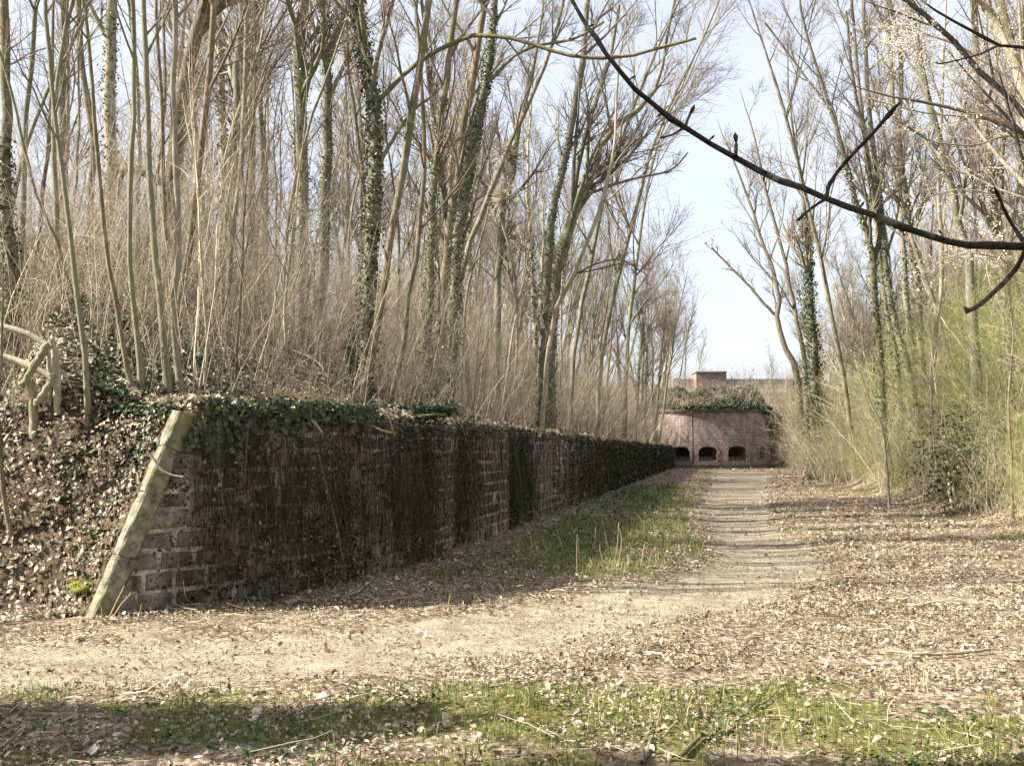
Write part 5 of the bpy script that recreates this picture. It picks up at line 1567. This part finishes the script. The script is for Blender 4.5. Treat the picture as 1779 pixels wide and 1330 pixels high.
# earth under it
g = Geo(); uu = np.linspace(-5.9, 5.9, 34); dp = np.linspace(0.15, 7.0, 14)
U, D = np.meshgrid(uu, dp); x, y = cas_xy(U)
Z = CAS_H + 0.1 + (0.2 + 1.55 * sstep(0, 2.6, D) * (0.2 + 1.25 * fbm(U * 0.7, D * 0.6, 101))) * sstep(6.3, 4.8, np.abs(U)) + 0.9 * sstep(2.6, 7, D)
nx, ny = len(uu), len(dp); i, j = np.meshgrid(np.arange(nx - 1), np.arange(ny - 1))
g.add(np.stack([x, y + D, Z], -1), quads=np.stack([j * nx + i, j * nx + i + 1, (j + 1) * nx + i + 1, (j + 1) * nx + i], -1).reshape(-1, 4))
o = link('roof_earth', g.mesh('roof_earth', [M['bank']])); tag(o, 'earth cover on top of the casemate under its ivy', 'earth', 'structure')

# ------------------------------------------------------------------ fallen leaves, grass, herbs
def scatter(n, x0, x1, yfun, dens):
    X = rng.uniform(x0, x1, n); Y = yfun(rng.random(n))
    kp = rng.random(n) < dens(X, Y)
    return X[kp], Y[kp]
g = Geo()
def leaf_d(X, Y):
    d, s = wall_sd(X, Y)
    pm = path_mask(X, Y); gm = green_mask(X, Y)
    base = 0.25 + 0.95 * sstep(0.34, 0.6, fbm(X * 1.1, Y * 1.1, 111))
    c = base * (1 - (0.78 + 0.17 * sstep(9.5, 13, Y)) * pm) * (1 - 0.45 * gm)
    inside = (np.abs(X) < 0.53 * Y + 1.2)
    return np.clip(c, 0, 1) * (d > 0.02) * inside
def floor_leaves(n, x0, x1, ya, yb, size, fine, pw=1.0):
    X, Y = scatter(n, x0, x1, lambda r: ya + (yb - ya) * r ** pw, leaf_d)
    Z = floor_z(X, Y)
    N = len(X)
    pos = np.stack([X, Y, Z + rng.uniform(0.004, 0.04, N)], -1)
    nr = rng.normal(0, 0.4, (N, 3)) + np.array([0, 0, 1.0])
    tt = np.clip(0.80 * rng.random(N) ** 1.3 + 0.5 * fbm(X * 0.8, Y * 0.8, 113) - 0.02, 0, 1)
    leaves(g, pos, nr, size * (0.4 + 1.15 * rng.random(N) ** 1.6), tt, 0, wid=0.62, curl=0.55, fine=fine)
floor_leaves(52000, -6, 7, 4.6, 10.5, 0.037, True, 1.15)
floor_leaves(52000, -6, 7, 4.6, 12.5, 0.024, False, 1.15)
floor_leaves(2000, -6, 7, 4.6, 10.5, 0.060, True, 1.15)
floor_leaves(52000, -4, 11, 10.5, 20, 0.048, False, 1.15)
floor_leaves(44000, 0, 20, 20, 45, 0.068, False, 1.3)
floor_leaves(6000, 5, 26, 45, 98, 0.15, False, 1.2)
# crumbs of leaf and grit trodden into the path
def crumb_d(X, Y):
    d, s = wall_sd(X, Y)
    return (path_d(X, Y) < 1.2) * (d > 0.05) * (np.abs(X) < 0.53 * Y + 1.0) * (0.35 + 0.65 * sstep(0.4, 0.6, fbm(X * 1.5, Y * 2.5, 117)))
for (n, x0, x1, ya, yb, sz) in ((26000, -6, 6, 7.2, 13, 0.017), (14000, 1, 9, 12, 36, 0.03)):
    X, Y = scatter(n, x0, x1, lambda r: ya + (yb - ya) * r ** 1.2, crumb_d); N = len(X)
    leaves(g, np.stack([X, Y, floor_z(X, Y) + rng.uniform(0.002, 0.012, N)], -1), rng.normal(0, 0.35, (N, 3)) + np.array([0, 0, 1.0]), sz * rng.uniform(0.5, 1.6, N), rng.random(N) ** 1.4 * 0.8, 0, wid=0.7)
# drift against the foot of the wall end and the bank front
n = 105000
X = rng.uniform(-10, -1.0, n); Y = rng.uniform(9.4, 19, n)
d, s = wall_sd(X, Y); z = land_z(X, Y)
kp = (d < -0.25) & (z > -0.02) & (X > -0.56 * Y - 0.6) & (rng.random(n) < np.where(Y < 14, 0.9, 0.45))
X, Y, z = X[kp], Y[kp], z[kp]; N = len(X)
gx = (land_z(X + 0.1, Y) - z) / 0.1; gy = (land_z(X, Y + 0.1) - z) / 0.1
sn = unit(np.stack([-np.clip(gx, -2, 2), -np.clip(gy, -2, 2), np.ones(N)], -1))
leaves(g, np.stack([X, Y, z], -1) + sn * rng.uniform(0.012, 0.06, (N, 1)), rng.normal(0, 0.33, (N, 3)) + sn, 0.058 * (0.4 + 1.0 * rng.random(N) ** 1.5), np.clip(0.9 * rng.random(N) + 0.3 * fbm(X, Y, 115), 0, 1), 0, wid=0.66, curl=0.4, fine=False)
# along the wall top
n = 20000
s = 0.9 + (80 - 0.9) * rng.random(n) ** 1.6; e = -0.06 + 2.0 * rng.random(n) ** 1.5
p = wall_pt(s, 0, -e); z = np.maximum(land_z(p[:, 0], p[:, 1]), WALL_H) * 1.0; p[:, 2] = z + rng.uniform(0.01, 0.16, n) - 0.1 * (e < 0) * rng.random(n)
leaves(g, p, rng.normal(0, 0.5, (n, 3)) + np.array([0.3, -0.3, 1.0]), np.maximum(0.075, 0.0022 * p[:, 1]) * rng.uniform(0.6, 1.3, n), 0.15 + 0.85 * rng.random(n), 0, wid=0.66, curl=0.4)
o = link('fallen_leaves', g.mesh('fallen_leaves', [M['dead_leaf']], False)); tag(o, 'dry brown leaf litter strewn over the moat floor and bank', 'leaf litter', 'stuff')

# small twigs lying in the litter
g = Geo()
n = 2600
X = rng.uniform(-6, 14, n); Y = 4.8 + 24 * rng.random(n) ** 1.3
d, q_ = wall_sd(X, Y)
kp = (np.abs(X) < 0.53 * Y + 0.8) & (path_d(X, Y) > -0.2) & ((d > 0.1) | (d < -0.5))
X, Y = X[kp], Y[kp]; n = len(X)
a = rng.uniform(0, 2 * math.pi, n)
p, r = grow(np.stack([X, Y, land_z(X, Y) + rng.uniform(0.01, 0.05, n)], -1), np.stack([np.cos(a), np.sin(a), rng.normal(0.03, 0.12, n)], -1), rng.uniform(0.08, 0.5, n), np.maximum(rng.uniform(0.0012, 0.004, n), 0.0002 * Y), 5, 0.16, -0.01, 0.5)
p[..., 2] = np.maximum(p[..., 2], land_z(p[..., 0], p[..., 1]) + 0.008)
tubes(g, p, r, 4, rng.random(n))
o = link('twig_litter', g.mesh('twig_litter', [M['cane']])); tag(o, 'small dead twigs scattered through the leaf litter', 'twigs', 'stuff')

def blades(g, X, Y, Z, h, tint, m=0, lean=0.5, wid=0.055):
    N = len(X)
    a = rng.uniform(0, 2 * math.pi, N); b = rng.uniform(0, 2 * math.pi, N)
    l = np.abs(rng.normal(0, lean, N)) * h
    w = np.maximum(h * wid, 0.00045 * Y)
    base = np.stack([X, Y, Z], -1)
    side = np.stack([np.cos(a), np.sin(a), a * 0], -1) * w[:, None] * 0.5
    off = np.stack([np.cos(b) * l, np.sin(b) * l, h], -1)
    mid = base + off * np.array([0.35, 0.35, 0.6])
    V = np.stack([base - side, base + side, mid + side * 0.7, mid - side * 0.7, base + off], 1).reshape(-1, 3)
    T = np.array([[0, 1, 2], [0, 2, 3], [3, 2, 4]])
    g.add(V, tris=(T[None] + (np.arange(N) * 5)[:, None, None]).reshape(-1, 3), tint=np.repeat(tint, 5), m=m)
g = Geo()
gd = lambda X, Y: sstep(0.3, 0.75, green_mask(X, Y) * (0.55 + 0.9 * fbm(X * 1.7, Y * 1.7, 121))) * (wall_sd(X, Y)[0] > 0.1) * (path_d(X, Y) > -0.05)
for (n, x0, x1, ya, yb, h0, h1, pw) in ((22000, -4, 5, 4.6, 8.4, 0.03, 0.10, 1.0), (26000, -2, 7, 10, 22, 0.045, 0.15, 1.1), (20000, 0, 12, 22, 60, 0.06, 0.19, 1.3), (7000, 4, 16, 14, 48, 0.05, 0.16, 1.2)):
    X, Y = scatter(n, x0, x1, lambda r: ya + (yb - ya) * r ** pw, gd)
    tuft = rng.integers(0, max(1, len(X) // 9), len(X)); tj = 0.05 + 0.0015 * Y
    X, Y = X[tuft] + rng.normal(0, 1, len(X)) * tj[tuft], Y[tuft] + rng.normal(0, 1, len(X)) * tj[tuft]
    hh = rng.uniform(h0, h1, len(X)) * (0.6 + 0.9 * rng.random(len(X))[tuft])
    blades(g, X, Y, floor_z(X, Y), hh, np.clip(rng.random(len(X)) ** 1.2 * 0.85 + 0.3 * sstep(1.9, 3.2, wall_sd(X, Y)[0]) * (Y > 10) * rng.random(len(X)) + 0.1 * (Y > 10), 0, 1), 0, 0.6)
o = link('grass', g.mesh('grass', [M['grass']], False)); tag(o, 'short green and yellowing grass patches beside the path', 'grass', 'stuff')

g = Geo()
def hd(X, Y):
    d, s = wall_sd(X, Y)
    return sstep(0.3, 0.9, d) * sstep(3.8, 2.2, d) * sstep(12.5, 15, Y) * sstep(50, 34, Y) * sstep(0.36, 0.58, fbm(X * 0.9, Y * 0.6, 131)) * (path_d(X, Y) > 0.1)
X, Y = scatter(30000, -2, 8, lambda r: 12 + 38 * r ** 1.3, hd)
fx, fy = scatter(9000, -3, 4, lambda r: 4.8 + 2.8 * r, lambda X, Y: sstep(0.5, 0.66, fbm(X * 1.6, Y * 1.6, 133)) * sstep(7.4, 6.6, Y))
hx = np.concatenate([X, fx]); hy = np.concatenate([Y, fy]); N = len(hx)
hz = floor_z(hx, hy) + np.where(hy > 10, 0.16, 0.05) * rng.random(N)
leaves(g, np.stack([hx, hy, hz + 0.01], -1), rng.normal(0, 0.4, (N, 3)) + np.array([0, 0, 1.0]), np.where(hy > 10, np.maximum(0.05, 0.0022 * hy), 0.035) * rng.uniform(0.6, 1.3, N), rng.random(N), 0, wid=0.7)
o = link('ground_herbs', g.mesh('ground_herbs', [M['herb']], False)); tag(o, 'low green nettle and herb cover in the shade of the wall', 'ground cover', 'stuff')

# straw heap on the wall top
sp_ = place(480, 700)
g = Geo(); n = 1500
t = rng.normal(0, 1, (n, 2))
st = np.stack([sp_[0] + t[:, 0] * 0.34, sp_[1] + t[:, 1] * 0.22, np.full(n, sp_[2] - 0.02) + 0.16 * np.exp(-(t ** 2).sum(1) * 0.5) * rng.random(n)], -1)
dr = rng.normal(0, 1, (n, 3)) * np.array([1, 0.7, 0.22])
p, r = grow(st, dr, rng.uniform(0.12, 0.4, n), np.full(n, 0.0022), 4, 0.2, -0.02, 0.7)
tubes(g, p, r, 3, rng.random(n))
o = link('straw_heap', g.mesh('straw_heap', [M['straw']])); tag(o, 'heap of golden dry grass lying on the wall top', 'straw')

# moss cushion by the coping foot
mp_ = place(150, 1020)
g = Geo(); nu, nv = 14, 8; V = []
for a in range(nv):
    for b_ in range(nu):
        th = a / (nv - 1) * math.pi / 2; ph = b_ / nu * 2 * math.pi
        k = 1 + 0.2 * math.sin(3 * ph + a)
        V.append((mp_[0] + 0.17 * k * math.sin(th) * math.cos(ph), mp_[1] + 0.13 * k * math.sin(th) * math.sin(ph), mp_[2] - 0.03 + 0.11 * math.cos(th) + 0.01 * rng.random()))
Q = [(a * nu + b_, a * nu + (b_ + 1) % nu, (a + 1) * nu + (b_ + 1) % nu, (a + 1) * nu + b_) for a in range(nv - 1) for b_ in range(nu)]
g.add(V, quads=Q)
P_ = np.array(V)[rng.integers(0, len(V), 900)] + rng.normal(0, 0.012, (900, 3))
leaves(g, P_, rng.normal(0, 1, P_.shape), np.full(900, 0.018), rng.random(900), 0)
o = link('moss_cushion', g.mesh('moss_cushion', [M['moss']])); tag(o, 'bright yellow-green moss cushion beside the foot of the sloped coping', 'moss')

# ------------------------------------------------------------------ log railing and steps at the left
RY = float(place(58, 778)[1])
rail = thing('log_railing', 'rustic railing of weathered round poles beside the log steps at the left edge', 'railing', tuple(depth_pt(58, 778, RY)))
R0 = np.array(rail.location)
def pole(name, px, w, m, dY=0.0, k=8):
    P = np.array([np.append(depth_pt(u, v, RY + dY), w * 0.5 * RY / F) for u, v in px])
    P = catmull(P, 12); P[:, :3] += rng.normal(0, 1, (12, 3)) * P[:, 3:4] * 0.16; P[:, 3] *= rng.uniform(0.82, 1.12, 12)
    g = Geo(); n0 = g.n
    tubes(g, P[None, :, :3], P[None, :, 3], k, 0.5)
    # end caps
    V = g.V[0]
    g.add(np.vstack([V[:k], P[:1, :3]]), tris=[(k, (i + 1) % k, i) for i in range(k)])
    g.add(np.vstack([V[-k:], P[-1:, :3]]), tris=[(k, i, (i + 1) % k) for i in range(k)])
    return link(name, g.mesh(name, [M[m]], True, R0), rail)
pole('rail', [(-160, 520), (-60, 548), (0, 566), (50, 582), (88, 604)], 12, 'log', -0.05)
pole('rail', [(-160, 570), (-60, 592), (0, 618), (50, 636), (90, 656)], 12, 'log', -0.05)
pole('post', [(60, 800), (58, 720), (54, 660)], 15, 'log_green', 0.06)
pole('post', [(102, 720), (98, 640), (90, 590)], 13, 'log', 0.08)
pole('post', [(88, 720), (86, 650), (82, 592)], 9, 'log', 0.16)
pole('post', [(-110, 800), (-112, 640), (-114, 520)], 14, 'log_green', 0.08)
pole('brace', [(84, 598), (62, 634), (38, 672)], 15, 'log_green', -0.16)
pole('brace', [(94, 652), (80, 678), (62, 704)], 13, 'log_green', -0.16)
steps = thing('log_steps', 'flight of dark round-log steps climbing the bank at the left edge', 'steps', tuple(depth_pt(0, 790, RY)))
S0 = np.array(steps.location)
for k, v in enumerate((792, 762, 736, 712, 690)):
    g = Geo()
    Yk = RY + 0.02 + 0.42 * k
    P = np.array([np.append(depth_pt(u, v + rng.uniform(-2, 2), Yk), 0.055) for u in (-150, -70, 0, 52 - 2 * k)])
    P = catmull(P, 8); tubes(g, P[None, :, :3], P[None, :, 3], 8)
    V = g.V[0]; g.add(np.vstack([V[-8:], P[-1:, :3]]), tris=[(8, i, (i + 1) % 8) for i in range(8)])
    st_ = link('step', g.mesh('step', [M['log_dark']], True, S0), steps)
    g = Geo(); a = P[0, :3]; b = P[-1, :3]
    box_geo(g, (a[0], a[1], min(a[2], b[2]) - 0.25), (b[0] - 0.03, a[1] + 0.5, min(a[2], b[2]) + 0.02))
    link('tread', g.mesh('tread', [M['log_dark']], False, S0), st_)

# ------------------------------------------------------------------ sticks, stalks, fallen branches
def stick(label, px, w, m, lift=0.03, name='fallen_branch', cat='branch', z=None, forks=()):
    E = []
    for k, (u, v) in enumerate(px):
        p = place(u, v) if z is None else None
        if z is not None:
            p = ground_pt(u, v, z) if z < 1.55 else depth_pt(u, v, z)
        E.append(np.append(p + np.array([0, 0, lift]), (w[0] + (w[1] - w[0]) * k / max(1, len(px) - 1)) * 0.5 * p[1] / F))
    P = catmull(np.array(E), 16); P[:, :3] += rng.normal(0, 1, (16, 3)) * P[:, 3:4] * 0.2
    o0 = P[0, :3]
    g = Geo(); tubes(g, P[None, :, :3], P[None, :, 3] * rng.uniform(0.9, 1.1, 16), 7, rng.random())
    for f in forks:
        E2 = [np.append((place(u, v) if z is None else (ground_pt(u, v, z) if z < 1.55 else depth_pt(u, v, z))) + np.array([0, 0, lift]), w[1] * 0.4 * P[0, 1] / F) for u, v in f]
        Q2 = catmull(np.array(E2), 8); tubes(g, Q2[None, :, :3], Q2[None, :, 3], 5, rng.random())
    o = link(name, g.mesh(name, [M[m]], True, o0), None, o0)
    return tag(o, label, cat)
stick('thick dark rotten branch lying bent in the foreground grass', [(1182, 1324), (1205, 1300), (1222, 1285), (1245, 1283), (1274, 1275)], (9, 7), 'bark_brown', 0.03)
stick('grey weathered log end lying beside the dark rotten branch', [(1112, 1330), (1124, 1312), (1132, 1285)], (14, 6), 'bark_grey', 0.02)
stick('long pale stick lying on the sunlit leaves at the right', [(1545, 1138), (1590, 1144), (1630, 1145), (1685, 1140), (1720, 1136)], (6, 5), 'bark_pale', 0.04)
stick('thin grey twig lying between grass tufts right of the rotten branch', [(1310, 1236), (1330, 1226), (1352, 1207)], (4, 2), 'bark_grey', 0.03)
stick('pale stick hanging over the wall top, left one of two', [(505, 714), (530, 722), (546, 734), (560, 751)], (5, 4), 'bark_pale', 0.0, z=float(wall_pt(np.array(wall_s_at(530)), 0)[1]) - 0.1)
stick('long bent stick hanging over the wall top below the thick ivied trunk', [(600, 728), (640, 738), (672, 750), (690, 751)], (5, 3), 'bark_pale', 0.0, z=float(wall_pt(np.array(wall_s_at(640)), 0)[1]) - 0.12, forks=([(676, 728), (682, 744), (686, 758)],))
stick('thin forked stick trailing over the sloped coping', [(255, 782), (270, 800), (280, 815), (297, 824), (318, 828)], (4, 3), 'bark_pale', 0.0, z=float(W[0][1]) + 0.15)
stick('crooked fallen branch lying along the wall top under the trees', [(650, 735), (690, 726), (730, 722), (775, 720)], (7, 5), 'bark_brown', 0.0, z=float(wall_pt(np.array(wall_s_at(720)), 0)[1]) + 0.1)
stick('bowed pale pole lying on the leafy slope above the wall end', [(182, 656), (196, 672), (215, 690), (232, 698)], (9, 8), 'bark_pale', 0.05)
stick('long curved bare shoot arching from the dark sapling at the left edge', [(12, 862), (40, 845), (70, 825), (88, 775), (98, 728)], (5, 2), 'bark_brown', 0.0, name='bare_shoot', cat='shoot', z=11.6)

# ivied log on the wall top
lp_ = [(655, 716), (700, 715), (745, 715), (782, 712)]
s_ = wall_s_at(715); Yl = float(wall_pt(np.array(s_), 0)[1])
P = catmull(np.array([np.append(depth_pt(u, v, Yl + 0.45), 0.06) for u, v in lp_]), 10)
lr = thing('ivied_log', 'fallen log wrapped in dark ivy jutting along the wall top', 'log', tuple(P[0, :3]))
g = Geo(); tubes(g, P[None, :, :3], P[None, :, 3], 8); link('bole', g.mesh('bole', [M['bark_brown']], True, P[0, :3]), lr)
g = Geo(); n = 1100
k = rng.integers(0, 10, n); pos = P[k, :3] + rng.normal(0, 1, (n, 3)) * np.array([0.07, 0.08, 0.05])
leaves(g, pos, rng.normal(0, 0.6, (n, 3)) + np.array([0, -0.3, 0.8]), rng.uniform(0.05, 0.09, n), rng.random(n) * 0.8, wid=0.85)
link('ivy', g.mesh('ivy', [M['ivy_leaf']], False, P[0, :3]), lr)

# dry stalks standing in the grass
def stalk(px, w, label, group):
    b = place(*px[0]); Yb = b[1]
    P = catmull(np.array([np.append(depth_pt(u, v, Yb) if k else b, max(0.0018, (w - 0.5 * k * w / len(px)) * 0.5 * Yb / F)) for k, (u, v) in enumerate(px)]), 9)
    g = Geo(); tubes(g, P[None, :, :3], P[None, :, 3], 5, rng.random())
    o = link('dry_stalk', g.mesh('dry_stalk', [M['straw']], True, b), None, b)
    tag(o, label, 'stalk', None, group)
GA = 'dry stalks in the grass between wall and path'
for px in ([(1003, 1002), (1002, 960), (1003, 927)], [(1008, 990), (1006, 955), (1004, 935)], [(1062, 1000), (1072, 950), (1075, 907)], [(1072, 998), (1080, 940), (1076, 918)], [(1041, 1003), (1043, 965), (1042, 945)], [(978, 955), (970, 930), (966, 914)], [(920, 970), (923, 945), (921, 930)], [(952, 962), (947, 945), (944, 935)], [(1058, 960), (1050, 920), (1045, 900)], [(1030, 958), (1034, 930), (1035, 915)], [(1113, 985), (1117, 960), (1120, 945)], [(1085, 938), (1094, 925), (1098, 917)], [(1025, 950), (1015, 945), (1005, 938)], [(985, 953), (980, 945), (976, 938)], [(1120, 996), (1110, 980), (1106, 972)]):
    stalk(px, 1.5, 'thin dry straw-coloured stalk standing in the green strip between wall and path', GA)
GB = 'dry stems leaning out of the foreground green patch'
for px in ([(1556, 1210), (1540, 1185), (1520, 1164)], [(1570, 1202), (1560, 1180), (1550, 1155)], [(1583, 1200), (1581, 1170), (1576, 1148)], [(1606, 1204), (1605, 1170), (1611, 1148)], [(1614, 1208), (1610, 1185), (1615, 1155)], [(1516, 1218), (1508, 1205), (1500, 1195)], [(1537, 1222), (1532, 1205), (1530, 1190)], [(1542, 1256), (1544, 1228), (1556, 1210)], [(1582, 1245), (1565, 1225), (1545, 1222)]):
    stalk(px, 2.2, 'thin pale dead stem leaning from the green patch at lower right', GB)
GC = 'dead stems among the grass at bottom centre'
for px in ([(1200, 1272), (1184, 1245), (1160, 1228), (1128, 1224)], [(1133, 1264), (1131, 1245), (1128, 1225)], [(1192, 1260), (1196, 1230), (1205, 1205)], [(1228, 1252), (1228, 1225), (1225, 1208)], [(1280, 1290), (1281, 1270), (1279, 1255)], [(1150, 1280), (1165, 1262), (1178, 1250)], [(1140, 1270), (1150, 1220), (1172, 1185)], [(910, 1262), (912, 1235), (911, 1210)], [(1245, 1215), (1280, 1206), (1310, 1215)]):
    stalk(px, 2.4, 'thin dead stem standing or arching in the grass at bottom centre', GC)
GD = 'dry stems at the foot of the sloped coping'
for px in ([(186, 1080), (200, 1050), (216, 1018)], [(190, 1082), (210, 1050), (228, 1030)], [(240, 1078), (244, 1060), (246, 1048)], [(178, 1072), (176, 1055), (172, 1046)]):
    stalk(px, 3.0, 'short golden dry stem at the foot of the sloped coping', GD)
